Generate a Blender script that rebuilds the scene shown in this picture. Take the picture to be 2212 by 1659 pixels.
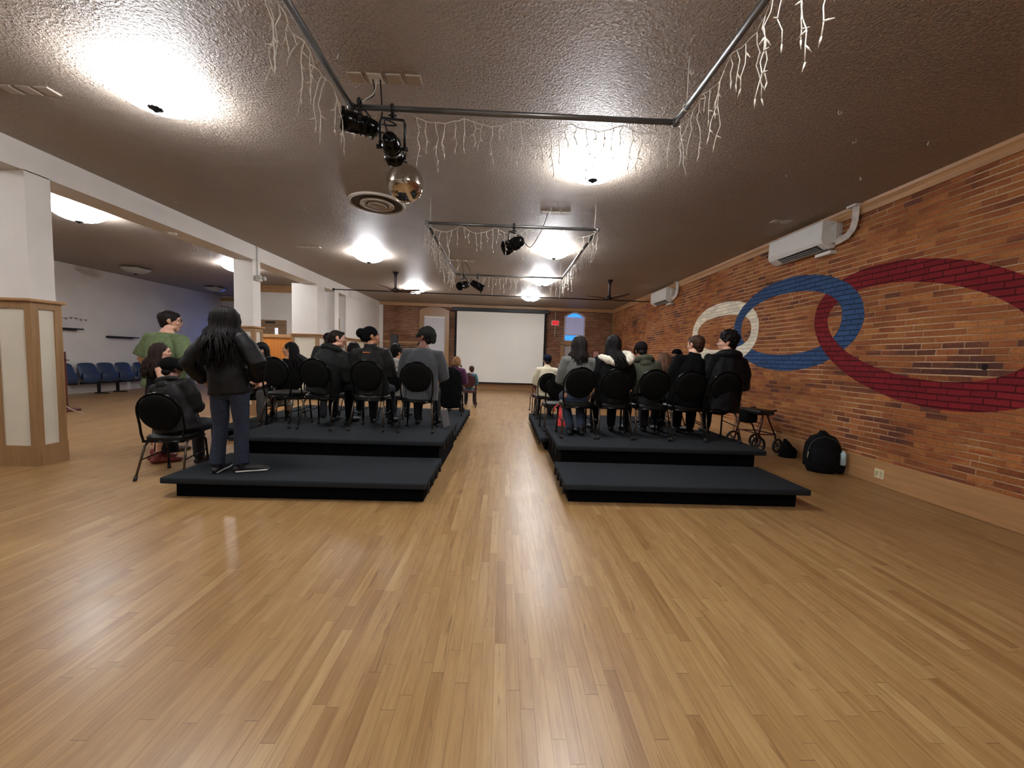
import bpy, bmesh, math, random
from mathutils import Vector, Matrix, noise

PI = math.pi
def rad(a): return math.radians(a)
sc = bpy.context.scene
COL = sc.collection
for _o in list(bpy.data.objects):
    bpy.data.objects.remove(_o)
random.seed(7)

# ---------------------------------------------------------------- camera, world, exposure
cd = bpy.data.cameras.new('camera')
cd.sensor_fit = 'HORIZONTAL'
cd.sensor_width = 36.0
cd.lens = 831.0 / 2212.0 * 36.0
cd.clip_start = 0.05
cd.clip_end = 100
cam = bpy.data.objects.new('camera', cd)
COL.objects.link(cam)
CAM_ROT = Matrix(((0.999236, -0.030976, -0.023825), (-0.021602, 0.070207, -0.997299), (0.032565, 0.997051, 0.069484)))
cam.matrix_world = Matrix.Translation((0, 0, 1.45)) @ CAM_ROT.to_4x4()
sc.camera = cam
world = bpy.data.worlds.new('world')
sc.world = world
world.use_nodes = True
_bg = world.node_tree.nodes['Background']
_bg.inputs[0].default_value = (0.20, 0.42, 1.0, 1)
_bg.inputs[1].default_value = 1.3
sc.view_settings.view_transform = 'Standard'
sc.view_settings.look = 'None'
sc.view_settings.gamma = 1
sc.view_settings.use_curve_mapping = False
sc.view_settings.exposure = 0.0
LAMP = 55.0          # radiance of the glass lamp bowls
BULB_W = 29.0        # watts of each bulb above a bowl

# ---------------------------------------------------------------- node helpers
def lin(c):
    out = []
    for v in c[:3]:
        v = v / 255.0
        out.append(v / 12.92 if v <= 0.04045 else ((v + 0.055) / 1.055) ** 2.4)
    return (out[0], out[1], out[2], 1.0)

class NT:
    def __init__(self, name):
        self.mat = bpy.data.materials.new(name)
        self.mat.use_nodes = True
        self.t = self.mat.node_tree
        self.b = self.t.nodes['Principled BSDF']
        self.obj = None
    def node(self, typ, **kw):
        n = self.t.nodes.new(typ)
        for k, v in kw.items():
            setattr(n, k, v)
        return n
    def put(self, sock, v):
        if isinstance(v, bpy.types.NodeSocket):
            self.t.links.new(v, sock)
        elif v is not None:
            sock.default_value = v
    def m(self, op, a, b=None, c=None, clamp=False):
        n = self.node('ShaderNodeMath', operation=op, use_clamp=clamp)
        self.put(n.inputs[0], a)
        if b is not None: self.put(n.inputs[1], b)
        if c is not None: self.put(n.inputs[2], c)
        return n.outputs[0]
    def co(self):
        if self.obj is None:
            self.obj = self.node('ShaderNodeTexCoord').outputs['Object']
        return self.obj
    def sep(self, v):
        n = self.node('ShaderNodeSeparateXYZ'); self.put(n.inputs[0], v)
        return n.outputs[0], n.outputs[1], n.outputs[2]
    def comb(self, x, y, z):
        n = self.node('ShaderNodeCombineXYZ')
        for i, v in enumerate((x, y, z)): self.put(n.inputs[i], v)
        return n.outputs[0]
    def noise(self, v, scale, detail=2.0, rough=0.5, dist=0.0):
        n = self.node('ShaderNodeTexNoise')
        self.put(n.inputs['Vector'], v); n.inputs['Scale'].default_value = scale
        n.inputs['Detail'].default_value = detail; n.inputs['Roughness'].default_value = rough
        n.inputs['Distortion'].default_value = dist
        return n.outputs[0]
    def white(self, v):
        n = self.node('ShaderNodeTexWhiteNoise', noise_dimensions='3D')
        self.put(n.inputs['Vector'], v)
        return n.outputs['Value']
    def ramp(self, f, stops):
        n = self.node('ShaderNodeValToRGB')
        e = n.color_ramp.elements
        while len(e) < len(stops): e.new(0.5)
        for k, (p, c) in enumerate(stops):
            e[k].position = p
            e[k].color = c if len(c) == 4 else lin(c)
        self.put(n.inputs[0], f)
        return n.outputs[0]
    def mix(self, f, a, b, mode='MIX'):
        n = self.node('ShaderNodeMix', data_type='RGBA', blend_type=mode)
        self.put(n.inputs[0], f); self.put(n.inputs[6], a); self.put(n.inputs[7], b)
        return n.outputs[2]
    def smooth(self, x, lo, hi):
        n = self.node('ShaderNodeMapRange', interpolation_type='SMOOTHSTEP')
        self.put(n.inputs[0], x); n.inputs[1].default_value = lo; n.inputs[2].default_value = hi
        return n.outputs[0]
    def bump(self, h, strength, dist=0.01):
        n = self.node('ShaderNodeBump'); n.inputs['Strength'].default_value = strength
        n.inputs['Distance'].default_value = dist; self.put(n.inputs['Height'], h)
        self.put(self.b.inputs['Normal'], n.outputs[0])
    def out(self, color=None, rough=None, metal=None, spec=None):
        if color is not None: self.put(self.b.inputs['Base Color'], color)
        if rough is not None: self.put(self.b.inputs['Roughness'], rough)
        if metal is not None: self.put(self.b.inputs['Metallic'], metal)
        if spec is not None: self.put(self.b.inputs['Specular IOR Level'], spec)
        return self.mat

MATS = {}
def plain(name, c, rough=0.5, metal=0.0, var=0.08, scale=12.0, bump=0.0, bscale=60.0, spec=None, sheen=0.0, stretch=(1, 1, 1)):
    """a plain painted, fabric, metal or plastic surface with slight variation"""
    if name in MATS: return MATS[name]
    n = NT(name)
    v = n.co()
    if stretch != (1, 1, 1):
        mp = n.node('ShaderNodeMapping'); n.put(mp.inputs[0], v); mp.inputs['Scale'].default_value = stretch
        v = mp.outputs[0]
    f = n.noise(v, scale, 3.0)
    a = lin(c)
    lo = tuple(max(0, x * (1 - var * 2)) for x in a[:3]) + (1,)
    hi = tuple(min(1, x * (1 + var * 2)) for x in a[:3]) + (1,)
    col = n.ramp(f, [(0.3, lo), (0.7, hi)])
    n.out(col, rough, metal, spec)
    if bump > 0:
        n.bump(n.noise(v, bscale, 2.0), bump, 0.004)
    if sheen > 0:
        n.b.inputs['Sheen Weight'].default_value = sheen
    MATS[name] = n.mat
    return n.mat

def glow(name, c, strength, base=(200, 200, 200)):
    if name in MATS: return MATS[name]
    n = NT(name)
    n.out(lin(base), 0.4)
    n.b.inputs['Emission Color'].default_value = lin(c)
    n.b.inputs['Emission Strength'].default_value = strength
    MATS[name] = n.mat
    return n.mat

# ---------------------------------------------------------------- mesh helpers
class MB:
    def __init__(self):
        self.v = []; self.f = []; self.mi = []; self.sm = []
    def add(self, verts, faces, mi=0, smooth=False, M=None):
        o = len(self.v)
        for p in verts:
            p = Vector(p)
            self.v.append(M @ p if M is not None else p)
        for q in faces:
            self.f.append([i + o for i in q]); self.mi.append(mi); self.sm.append(smooth)
        return self
    def box(self, x0, x1, y0, y1, z0, z1, mi=0, bev=0.0, M=None, seg=1):
        bm = bmesh.new()
        bmesh.ops.create_cube(bm, size=1.0)
        for v in bm.verts:
            v.co = Vector((x0 + (v.co.x + .5) * (x1 - x0), y0 + (v.co.y + .5) * (y1 - y0), z0 + (v.co.z + .5) * (z1 - z0)))
        if bev > 0:
            bmesh.ops.bevel(bm, geom=list(bm.edges), offset=bev, segments=seg, affect='EDGES', profile=0.5)
        bm.verts.index_update()
        self.add([v.co.copy() for v in bm.verts], [[v.index for v in f.verts] for f in bm.faces], mi, seg > 1, M)
        bm.free()
        return self
    def loft(self, pts, radii, up=None, n=10, mi=0, caps='round', smooth=True, M=None, closed=False):
        pts = [Vector(p) for p in pts]
        rr = [(r, r) if not isinstance(r, (tuple, list)) else r for r in radii]
        P = list(pts); Rr = list(rr)
        if caps == 'round' and not closed:
            t0 = (pts[0] - pts[1]).normalized(); t1 = (pts[-1] - pts[-2]).normalized()
            a = min(rr[0]); b = min(rr[-1])
            P = [pts[0] + t0 * a * .95, pts[0] + t0 * a * .6] + P + [pts[-1] + t1 * b * .6, pts[-1] + t1 * b * .95]
            Rr = [tuple(x * .32 for x in rr[0]), tuple(x * .8 for x in rr[0])] + Rr + [tuple(x * .8 for x in rr[-1]), tuple(x * .32 for x in rr[-1])]
        N = len(P)
        verts = []; faces = []
        prev = None
        for i in range(N):
            if closed:
                t = P[(i + 1) % N] - P[i - 1]
            else:
                t = P[min(i + 1, N - 1)] - P[max(i - 1, 0)]
            t = t.normalized() if t.length > 1e-9 else Vector((0, 0, 1))
            if up is not None:
                u = Vector(up)
            elif prev is not None:
                u = prev
            else:
                u = Vector((0, 0, 1)) if abs(t.z) < .9 else Vector((0, 1, 0))
            a = u - t * u.dot(t)
            if a.length < 1e-5:
                a = Vector((1, 0, 0)) - t * t.x
                if a.length < 1e-5: a = Vector((0, 1, 0))
            a.normalize(); b = t.cross(a); prev = a
            for k in range(n):
                th = 2 * PI * k / n
                verts.append(P[i] + b * (math.cos(th) * Rr[i][0]) + a * (math.sin(th) * Rr[i][1]))
        rng = N if closed else N - 1
        for i in range(rng):
            j = (i + 1) % N
            for k in range(n):
                k2 = (k + 1) % n
                faces.append([i * n + k, i * n + k2, j * n + k2, j * n + k])
        if not closed and caps != 'none':
            faces.append([k for k in range(n)][::-1]); faces.append([(N - 1) * n + k for k in range(n)])
        return self.add(verts, faces, mi, smooth, M)
    def tube(self, pts, r, n=8, mi=0, M=None, closed=False, caps='flat'):
        return self.loft(pts, [r] * len(pts) if not isinstance(r, (list, tuple)) else r, n=n, mi=mi, caps=caps, M=M, closed=closed)
    def cyl(self, p0, p1, r0, r1=None, n=16, mi=0, M=None):
        return self.loft([p0, p1], [r0, r1 if r1 is not None else r0], n=n, mi=mi, caps='flat', M=M)
    def ell(self, c, r, rot=None, mi=0, nu=14, nv=9, M=None):
        verts = []; faces = []
        c = Vector(c)
        for i in range(1, nv):
            ph = PI * i / nv
            for k in range(nu):
                th = 2 * PI * k / nu
                p = Vector((r[0] * math.sin(ph) * math.cos(th), r[1] * math.sin(ph) * math.sin(th), r[2] * math.cos(ph)))
                verts.append(p)
        verts.append(Vector((0, 0, r[2]))); verts.append(Vector((0, 0, -r[2])))
        T = len(verts) - 2
        for i in range(nv - 2):
            for k in range(nu):
                k2 = (k + 1) % nu
                faces.append([i * nu + k, (i + 1) * nu + k, (i + 1) * nu + k2, i * nu + k2])
        for k in range(nu):
            k2 = (k + 1) % nu
            faces.append([T, k, k2]); faces.append([T + 1, (nv - 2) * nu + k2, (nv - 2) * nu + k])
        if rot is not None: verts = [rot @ p for p in verts]
        return self.add([p + c for p in verts], faces, mi, True, M)
    def lathe(self, prof, n=32, c=(0, 0, 0), mi=0, M=None, smooth=True):
        """prof: list of (radius, z)"""
        verts = []; faces = []
        c = Vector(c)
        for r, z in prof:
            for k in range(n):
                th = 2 * PI * k / n
                verts.append(c + Vector((r * math.cos(th), r * math.sin(th), z)))
        for i in range(len(prof) - 1):
            for k in range(n):
                k2 = (k + 1) % n
                faces.append([i * n + k, i * n + k2, (i + 1) * n + k2, (i + 1) * n + k])
        return self.add(verts, faces, mi, smooth, M)
    def prism(self, outline, d0, d1, axis='y', mi=0, M=None):
        """outline: 2-D points; extruded between d0 and d1 along the axis"""
        n = len(outline)
        def mk(p, d):
            if axis == 'y': return (p[0], d, p[1])
            if axis == 'x': return (d, p[0], p[1])
            return (p[0], p[1], d)
        verts = [mk(p, d0) for p in outline] + [mk(p, d1) for p in outline]
        faces = [list(range(n))[::-1], list(range(n, 2 * n))]
        for k in range(n):
            k2 = (k + 1) % n
            faces.append([k, k2, n + k2, n + k])
        return self.add(verts, faces, mi, False, M)
    def mesh(self, name):
        me = bpy.data.meshes.new(name)
        me.from_pydata([tuple(p) for p in self.v], [], self.f)
        me.polygons.foreach_set('material_index', self.mi)
        me.polygons.foreach_set('use_smooth', self.sm)
        bm = bmesh.new(); bm.from_mesh(me)
        bmesh.ops.recalc_face_normals(bm, faces=bm.faces)
        bm.to_mesh(me); bm.free()
        me.update()
        return me
    def build(self, name, mats, parent=None, loc=None):
        me = self.mesh(name)
        for m in (mats if isinstance(mats, (list, tuple)) else [mats]):
            me.materials.append(m)
        o = bpy.data.objects.new(name, me)
        COL.objects.link(o)
        if parent is not None: o.parent = parent
        if loc is not None: o.location = loc
        return o

def tag(o, label=None, cat=None, group=None, kind=None):
    if label: o['label'] = label
    if cat: o['category'] = cat
    if group: o['group'] = group
    if kind: o['kind'] = kind
    return o
def thing(name, label, cat, loc=(0, 0, 0), rz=0.0, group=None, kind=None):
    o = bpy.data.objects.new(name, None)
    o.empty_display_size = 0.1
    COL.objects.link(o)
    o.location = loc; o.rotation_euler = (0, 0, rz)
    return tag(o, label, cat, group, kind)
def copy_tree(o, parent=None):
    c = o.copy(); COL.objects.link(c)
    if parent is not None: c.parent = parent
    for ch in list(o.children): copy_tree(ch, c)
    return c
def dup(src, loc, rz, label, group=None):
    c = copy_tree(src)
    c.location = loc; c.rotation_euler = (0, 0, rz); c['label'] = label
    if group: c['group'] = group
    return c
def arc(c, r, a0, a1, n, plane='xz'):
    out = []
    for i in range(n + 1):
        a = a0 + (a1 - a0) * i / n
        u, w = r * math.cos(a), r * math.sin(a)
        out.append(Vector(c) + (Vector((u, 0, w)) if plane == 'xz' else Vector((0, u, w)) if plane == 'yz' else Vector((u, w, 0))))
    return out

# smooth closed surfaces for cloth and bodies: overlapping volumes are fused, smoothed and folded
PENDING = []          # (object, voxel, smooth iterations, fold strength)
def organic(name, mb, mats, parent, vox, sm=2, fold=0.0, seed=0.0, loc=None):
    o = mb.build(name, mats, parent, loc)
    md = o.modifiers.new('r', 'REMESH'); md.mode = 'VOXEL'; md.voxel_size = vox; md.use_smooth_shade = True
    if sm:
        ms = o.modifiers.new('s', 'SMOOTH'); ms.factor = .5; ms.iterations = sm
    PENDING.append((o, fold, seed))
    return o
def finish_people():
    bpy.context.view_layer.update()
    dg = bpy.context.evaluated_depsgraph_get()
    new = []; OLD = []
    for o, fold, seed in PENDING:
        new.append(bpy.data.meshes.new_from_object(o.evaluated_get(dg)))
    for (o, fold, seed), me in zip(PENDING, new):
        o.modifiers.clear()
        old = o.data
        if fold > 0:
            nv = len(me.vertices)
            cc = [0.0] * (nv * 3); nn = [0.0] * (nv * 3)
            me.vertices.foreach_get('co', cc); me.vertex_normals.foreach_get('vector', nn)
            for i in range(0, nv * 3, 3):
                x, y, z = cc[i], cc[i + 1], cc[i + 2]
                p = Vector((x * 9 + seed, y * 9 + seed * .7, z * 5.0))
                q = Vector((x * 22 - seed, y * 22, z * 15 + seed))
                d = ((1 - abs(noise.noise(p)) * 2.2) * .75 + noise.noise(q) * .45) * fold
                cc[i] += nn[i] * d; cc[i + 1] += nn[i + 1] * d; cc[i + 2] += nn[i + 2] * d
            me.vertices.foreach_set('co', cc); me.update()
        o.data = me; me.name = old.name
        if not me.materials:
            for m in old.materials: me.materials.append(m)
        me.polygons.foreach_set('use_smooth', [True] * len(me.polygons))
        OLD.append(old)
    PENDING.clear()


# ---------------------------------------------------------------- materials of the room
XL, XR, YF, YB, H = -12.2, 4.75, 16.9, -5.5, 3.65   # left wall, brick wall, far wall, wall behind, ceiling
XB = -5.4                                            # face of the beam and pillars

def mat_floor():
    n = NT('maple_strip_floor')
    x, y, z = n.sep(n.co())
    u = n.m('DIVIDE', x, 0.057)
    row = n.m('FLOOR', u)
    off = n.white(n.comb(row, 3.7, 1.2))
    v = n.m('ADD', n.m('DIVIDE', y, 0.78), n.m('MULTIPLY', off, 11.0))
    idx = n.m('FLOOR', v)
    h1 = n.white(n.comb(row, idx, 0.3)); h2 = n.white(n.comb(row, idx, 7.9))
    base = n.ramp(h1, [(0.0, (143, 108, 66)), (0.08, (153, 119, 75)), (0.5, (161, 127, 82)), (0.95, (166, 133, 88)), (1.0, (174, 143, 98))])
    gv = n.comb(n.m('MULTIPLY', x, 26.0), n.m('ADD', n.m('MULTIPLY', y, 1.6), n.m('MULTIPLY', h2, 40.0)), h1)
    g = n.noise(gv, 1.6, 4.0, 0.6, 0.6)
    col = n.mix(n.smooth(g, 0.35, 0.75), base, n.mix(0.8, base, (0.44, 0.27, 0.14, 1), 'MULTIPLY'))
    col = n.mix(0.55, base, col)
    sv = n.comb(n.m('MULTIPLY', x, 22.0), n.m('ADD', n.m('MULTIPLY', y, 1.7), n.m('MULTIPLY', h1, 60.0)), h2)
    st = n.smooth(n.noise(sv, 1.5, 3.0, 0.55, 1.0), 0.62, 0.72)
    col = n.mix(n.m('MULTIPLY', st, n.m('MULTIPLY', n.smooth(h2, 0.1, 0.5), 0.62)), col, lin((92, 60, 32)))
    mo = n.noise(n.comb(n.m('MULTIPLY', x, 5.0), n.m('ADD', n.m('MULTIPLY', y, 3.0), n.m('MULTIPLY', h1, 30.0)), h2), 1.6, 3.0, 0.6)
    col = n.mix(n.m('MULTIPLY', n.smooth(mo, 0.5, 0.8), 0.35), col, lin((126, 88, 56)))
    big = n.noise(n.comb(x, n.m('MULTIPLY', y, 0.6), 0.0), 0.5, 2.0)
    col = n.mix(n.m('MULTIPLY', n.smooth(big, 0.35, 0.7), 0.25), col, n.mix(1.0, col, (0.78, 0.66, 0.56, 1), 'MULTIPLY'))
    fu = n.m('FRACT', u); eu = n.m('ABSOLUTE', n.m('SUBTRACT', fu, 0.5))
    fv = n.m('FRACT', v); ev = n.m('ABSOLUTE', n.m('SUBTRACT', fv, 0.5))
    gap = n.m('MAXIMUM', n.smooth(eu, 0.475, 0.495), n.smooth(ev, 0.4972, 0.4992))
    col = n.mix(n.m('MULTIPLY', gap, n.m('ADD', 0.35, n.m('MULTIPLY', off, 0.5))), col, lin((84, 56, 32)))
    rg = n.m('ADD', 0.25, n.m('MULTIPLY', n.noise(n.comb(x, y, 0.0), 3.0, 4.0), 0.16))
    n.out(col, rg, spec=0.5)
    n.bump(n.m('ADD', n.m('MULTIPLY', gap, -0.6), n.m('ADD', n.m('MULTIPLY', n.noise(n.comb(n.m('MULTIPLY', x, 9.0), n.m('MULTIPLY', y, 2.5), 0.0), 1.0, 3.0), 0.25), n.m('MULTIPLY', h2, 0.2))), 0.10, 0.003)
    return n.mat

def brick_nodes(n, u, w, dark):
    """per-brick colour for wall coordinates u (along) and w (up)"""
    wob = n.m('MULTIPLY', n.m('SUBTRACT', n.noise(n.comb(u, w, 0.0), 1.3, 2.0), 0.5), 0.03)
    ww = n.m('ADD', w, wob)
    v = n.m('DIVIDE', ww, 0.0705)
    row = n.m('FLOOR', v)
    half = n.m('MULTIPLY', n.m('MODULO', row, 2.0), 0.5)
    rj = n.m('MULTIPLY', n.white(n.comb(row, 9.1, 0.0)), 0.34)
    uu = n.m('ADD', n.m('ADD', n.m('DIVIDE', u, 0.205), half), rj)
    idx = n.m('FLOOR', uu)
    h1 = n.white(n.comb(row, idx, 2.0)); h2 = n.white(n.comb(row, idx, 5.0))
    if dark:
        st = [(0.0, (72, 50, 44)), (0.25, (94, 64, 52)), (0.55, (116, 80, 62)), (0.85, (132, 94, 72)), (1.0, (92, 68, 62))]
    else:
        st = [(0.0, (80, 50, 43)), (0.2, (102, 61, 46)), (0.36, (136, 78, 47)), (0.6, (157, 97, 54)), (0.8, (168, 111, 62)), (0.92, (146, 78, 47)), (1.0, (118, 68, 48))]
    big = n.noise(n.comb(n.m('MULTIPLY', u, 0.6), n.m('MULTIPLY', w, 2.4), 0.0), 1.0, 4.0, 0.6)
    sel = n.m('ADD', n.m('MULTIPLY', h1, 0.50), n.m('SUBTRACT', n.m('MULTIPLY', big, 1.8), 0.63), clamp=True)
    col = n.ramp(sel, st)
    nz = n.noise(n.comb(u, w, h2), 42.0, 3.0)
    col = n.mix(n.m('MULTIPLY', n.smooth(nz, 0.42, 0.72), 0.5), col, n.mix(1.0, col, (0.55, 0.5, 0.5, 1), 'MULTIPLY'))
    col = n.mix(0.35, col, n.mix(1.0, col, n.comb(n.m('ADD', 0.7, h2), n.m('ADD', 0.7, h2), n.m('ADD', 0.7, h2)), 'MULTIPLY'))
    ev = n.m('ABSOLUTE', n.m('SUBTRACT', n.m('FRACT', v), 0.5))
    eu = n.m('ABSOLUTE', n.m('SUBTRACT', n.m('FRACT', uu), 0.5))
    jit = n.m('MULTIPLY', n.m('SUBTRACT', n.noise(n.comb(u, w, 3.0), 24.0, 2.0), 0.5), 0.09)
    mh = n.smooth(n.m('ADD', ev, jit), 0.375, 0.43)
    mv = n.smooth(n.m('ADD', eu, n.m('MULTIPLY', jit, 0.35)), 0.468, 0.485)
    full = n.m('MAXIMUM', mh, mv)
    mv = n.m('MULTIPLY', mv, n.smooth(n.noise(n.comb(u, w, 6.0), 2.6, 3.0), 0.42, 0.66))
    mort = n.m('MAXIMUM', mh, mv)
    mbig = n.noise(n.comb(n.m('MULTIPLY', u, 0.8), w, 8.0), 1.4, 3.0)
    mcol = n.mix(n.smooth(mbig, 0.38, 0.62), lin((152, 106, 70)), lin((206, 172, 138)))
    return col, mort, mcol, nz, h1, full

def ring_mask(n, u, w, o, i):
    def ell(p):
        a = n.m('POWER', n.m('ABSOLUTE', n.m('DIVIDE', n.m('SUBTRACT', u, p[0]), p[2])), p[4])
        b = n.m('POWER', n.m('ABSOLUTE', n.m('DIVIDE', n.m('SUBTRACT', w, p[1]), p[3])), p[4])
        return n.m('ADD', a, b)
    wb = n.m('MULTIPLY', n.m('SUBTRACT', n.noise(n.comb(u, w, 1.0), 5.0, 3.0), 0.5), 0.05)
    A = n.m('LESS_THAN', n.m('ADD', ell(o), wb), 1.0)
    B = n.m('GREATER_THAN', n.m('ADD', ell(i), wb), 1.0)
    return n.m('MULTIPLY', A, B)

def mat_brick(name, axis, mural=False, dark=False):
    n = NT(name)
    x, y, z = n.sep(n.co())
    u = y if axis == 'y' else x
    col, mort, mcol, nz, h1, full = brick_nodes(n, u, z, dark)
    if mural:
        # the painted chain: three interlocking links on the bricks
        white = ring_mask(n, u, z, (8.42, 2.13, 1.27, 0.66, 2.25), (8.40, 2.13, 1.03, 0.37, 2.5))
        blue = ring_mask(n, u, z, (6.49, 2.15, 1.45, 0.78, 2.02), (6.53, 2.16, 1.155, 0.517, 2.23))
        red = ring_mask(n, u, n.m('SUBTRACT', z, n.m('MULTIPLY', n.m('SUBTRACT', u, 4.44), 0.19)), (4.43, 1.91, 1.43, 0.832, 2.0), (4.465, 1.926, 1.147, 0.551, 2.0))
        hi = n.m('GREATER_THAN', z, 2.13)
        lo = n.m('SUBTRACT', 1.0, hi)
        shade = n.m('ADD', 0.72, n.m('MULTIPLY', n.m('ADD', h1, nz), 0.28))
        def paint(c, k):
            base = n.mix(1.0, lin(c), n.comb(shade, shade, shade), 'MULTIPLY')
            return n.mix(n.m('MULTIPLY', full, k), base, n.mix(1.0, base, (0.22, 0.22, 0.22, 1), 'MULTIPLY'))
        pw, pb, pr = paint((244, 234, 212), 0.30), paint((54, 82, 124), 0.85), paint((122, 26, 34), 0.85)
        body = n.mix(mort, col, mcol)
        body = n.mix(white, body, pw)
        body = n.mix(red, body, pr)
        body = n.mix(blue, body, pb)
        body = n.mix(n.m('MULTIPLY', red, lo), body, pr)
        body = n.mix(n.m('MULTIPLY', white, lo), body, pw)
        du = n.m('DIVIDE', n.m('SUBTRACT', u, 3.70), 0.036); dz = n.m('DIVIDE', n.m('SUBTRACT', z, 1.505), 0.046)
        rr = n.m('ADD', n.m('MULTIPLY', du, du), n.m('MULTIPLY', dz, dz))
        wl = n.m('LESS_THAN', n.m('ADD', rr, n.m('MULTIPLY', n.noise(n.comb(u, z, 2.0), 30.0, 2.0), 0.9)), 1.0)
        col = n.mix(wl, body, lin((30, 20, 16)))
    else:
        col = n.mix(mort, col, mcol)
    n.out(col, 0.82, spec=0.25)
    n.bump(n.m('SUBTRACT', n.m('MULTIPLY', nz, 0.35), mort), 0.9, 0.012)
    return n.mat

def mat_ceiling():
    n = NT('taupe_textured_ceiling')
    v = n.co()
    a = n.noise(v, 46.0, 3.0, 0.6, 0.25)
    b = n.noise(v, 120.0, 2.0, 0.5, 0.0)
    h = n.m('ADD', n.smooth(a, 0.42, 0.70), n.m('MULTIPLY', b, 0.25))
    big = n.noise(v, 0.7, 2.0)
    col = n.ramp(big, [(0.3, (178, 164, 150)), (0.7, (186, 172, 158))])
    n.out(col, 0.48, spec=0.3)
    n.bump(h, 1.0, 0.018)
    return n.mat

def mat_wood(name, c, axis='z', rough=0.38, contrast=0.16):
    n = NT(name)
    x, y, z = n.sep(n.co())
    sx, sy, sz = {'x': (1.2, 22, 22), 'y': (22, 1.2, 22), 'z': (22, 22, 1.2)}[axis]
    v = n.comb(n.m('MULTIPLY', x, sx), n.m('MULTIPLY', y, sy), n.m('MULTIPLY', z, sz))
    f = n.noise(v, 1.0, 4.0, 0.6, 0.5)
    a = lin(c)
    n.out(n.ramp(f, [(0.3, tuple(q * (1 - contrast) for q in a[:3]) + (1,)), (0.7, tuple(min(1, q * (1 + contrast)) for q in a[:3]) + (1,))]), rough)
    return n.mat

M_floor = mat_floor()
M_brickR = mat_brick('brick_with_painted_chain', 'y', True)
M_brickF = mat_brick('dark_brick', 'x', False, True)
M_ceil = mat_ceiling()
M_white = plain('white_painted_plaster', (218, 213, 207), 0.6, var=0.02, scale=2.0, bump=0.15, bscale=120)
M_panel = plain('cream_panel', (208, 200, 182), 0.55, var=0.02, scale=3.0)
M_trim = mat_wood('light_wood_trim', (178, 134, 90), 'y')
M_trimz = mat_wood('light_wood_upright', (150, 116, 80), 'z')
M_trimx = mat_wood('light_wood_rail', (172, 132, 90), 'x')
M_orange = mat_wood('orange_wood_panel', (196, 122, 52), 'z')
M_door = mat_wood('brown_door_wood', (140, 112, 86), 'x')
M_tan = mat_wood('tan_door_wood', (178, 144, 98), 'z')
M_blackmetal = plain('black_metal', (22, 22, 23), 0.38, 0.3, var=0.05)
M_gloss = plain('glossy_black_metal', (16, 16, 17), 0.16, 0.6, var=0.03)
M_rubber = plain('black_rubber', (10, 10, 10), 0.7, var=0.03)
M_pipe = plain('grey_steel_pipe', (112, 112, 110), 0.36, 0.75, var=0.1, scale=5, stretch=(1, 1, 1))
M_plastic = plain('white_plastic', (222, 220, 216), 0.35, var=0.01)
M_dark = plain('dark_slot', (20, 20, 22), 0.5, var=0.02)
M_carpet = plain('charcoal_carpet', (44, 47, 50), 0.95, var=0.12, scale=220, bump=0.5, bscale=420, spec=0.05)
M_skirt = plain('black_riser_skirt', (8, 8, 10), 0.9, var=0.05, scale=90, spec=0.05)
M_navy = plain('navy_seat_plastic', (44, 58, 84), 0.45, var=0.05)
M_wire = plain('white_light_wire', (206, 200, 186), 0.5, var=0.03)
M_bulb = plain('clear_light_bulb', (235, 232, 222), 0.15, var=0.01)
M_shade = plain('white_window_shade', (200, 200, 206), 0.8, var=0.02, scale=5)

def quadbox(name, x0, x1, y0, y1, z0, z1, m, label, cat, bev=0.0, parent=None):
    o = MB().box(x0, x1, y0, y1, z0, z1, 0, bev).build(name, m, parent)
    if parent is None: tag(o, label, cat, kind='structure')
    return o

# ---------------------------------------------------------------- the room shell
quadbox('floor', XL - .2, XR + .2, YB - .2, 17.3, -0.12, 0.0, M_floor, 'light maple strip floor running towards the projection screen', 'floor')
quadbox('ceiling', XL - .2, XR + .2, YB - .2, 17.3, H, H + 0.12, M_ceil, 'low taupe ceiling with a rough stippled texture', 'ceiling')
quadbox('wall_right', XR, XR + .2, YB, YF, 0, H, M_brickR, 'long brick wall painted with white, blue and red chain links', 'wall')
quadbox('wall_left', XL - .2, XL, YB, 17.1, 0, H, M_white, 'white wall behind the navy seats', 'wall')
quadbox('wall_rear', XL - .2, XR + .2, YB - .2, YB, 0, H, M_white, 'white wall behind the photographer', 'wall')
# far wall with the openings of the arched window over the door
wf = MB()
DX0, DX1 = 2.60, 3.52         # door and window opening
zs, zc = 3.30, 3.50           # springing and crown of the arch
wf.box(XB, DX0, YF, YF + .2, 0, H)
wf.box(DX1, XR, YF, YF + .2, 0, H)
wf.box(DX0, DX1, YF, YF + .2, 2.10, 2.22)
top = [(DX0, H), (DX1, H), (DX1, zs)]
for i in range(1, 16):
    t = i / 16
    top.append((DX1 + (DX0 - DX1) * t, zs + (zc - zs) * math.sin(PI * t)))
top.append((DX0, zs))
wf.prism(top, YF, YF + .2, 'y')
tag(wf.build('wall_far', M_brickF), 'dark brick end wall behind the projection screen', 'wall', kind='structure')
wl = MB()
WX0, WX1, WZ0, WZ1 = -11.45, -10.2, 0.9, 2.35
wl.box(XL - .2, WX0, 17.0, 17.2, 0, H).box(WX1, -9.0, 17.0, 17.2, 0, H).box(WX0, WX1, 17.0, 17.2, 0, WZ0).box(WX0, WX1, 17.0, 17.2, WZ1, H)
tag(wl.build('wall_back', M_white), 'white wall at the dark end of the side bay', 'wall', kind='structure')
win = thing('window_1', 'tall side bay window with blue evening light', 'window', ((WX0 + WX1) / 2, 17.02, WZ0), kind='structure')
fr = MB(); hw = (WX1 - WX0) / 2
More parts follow.
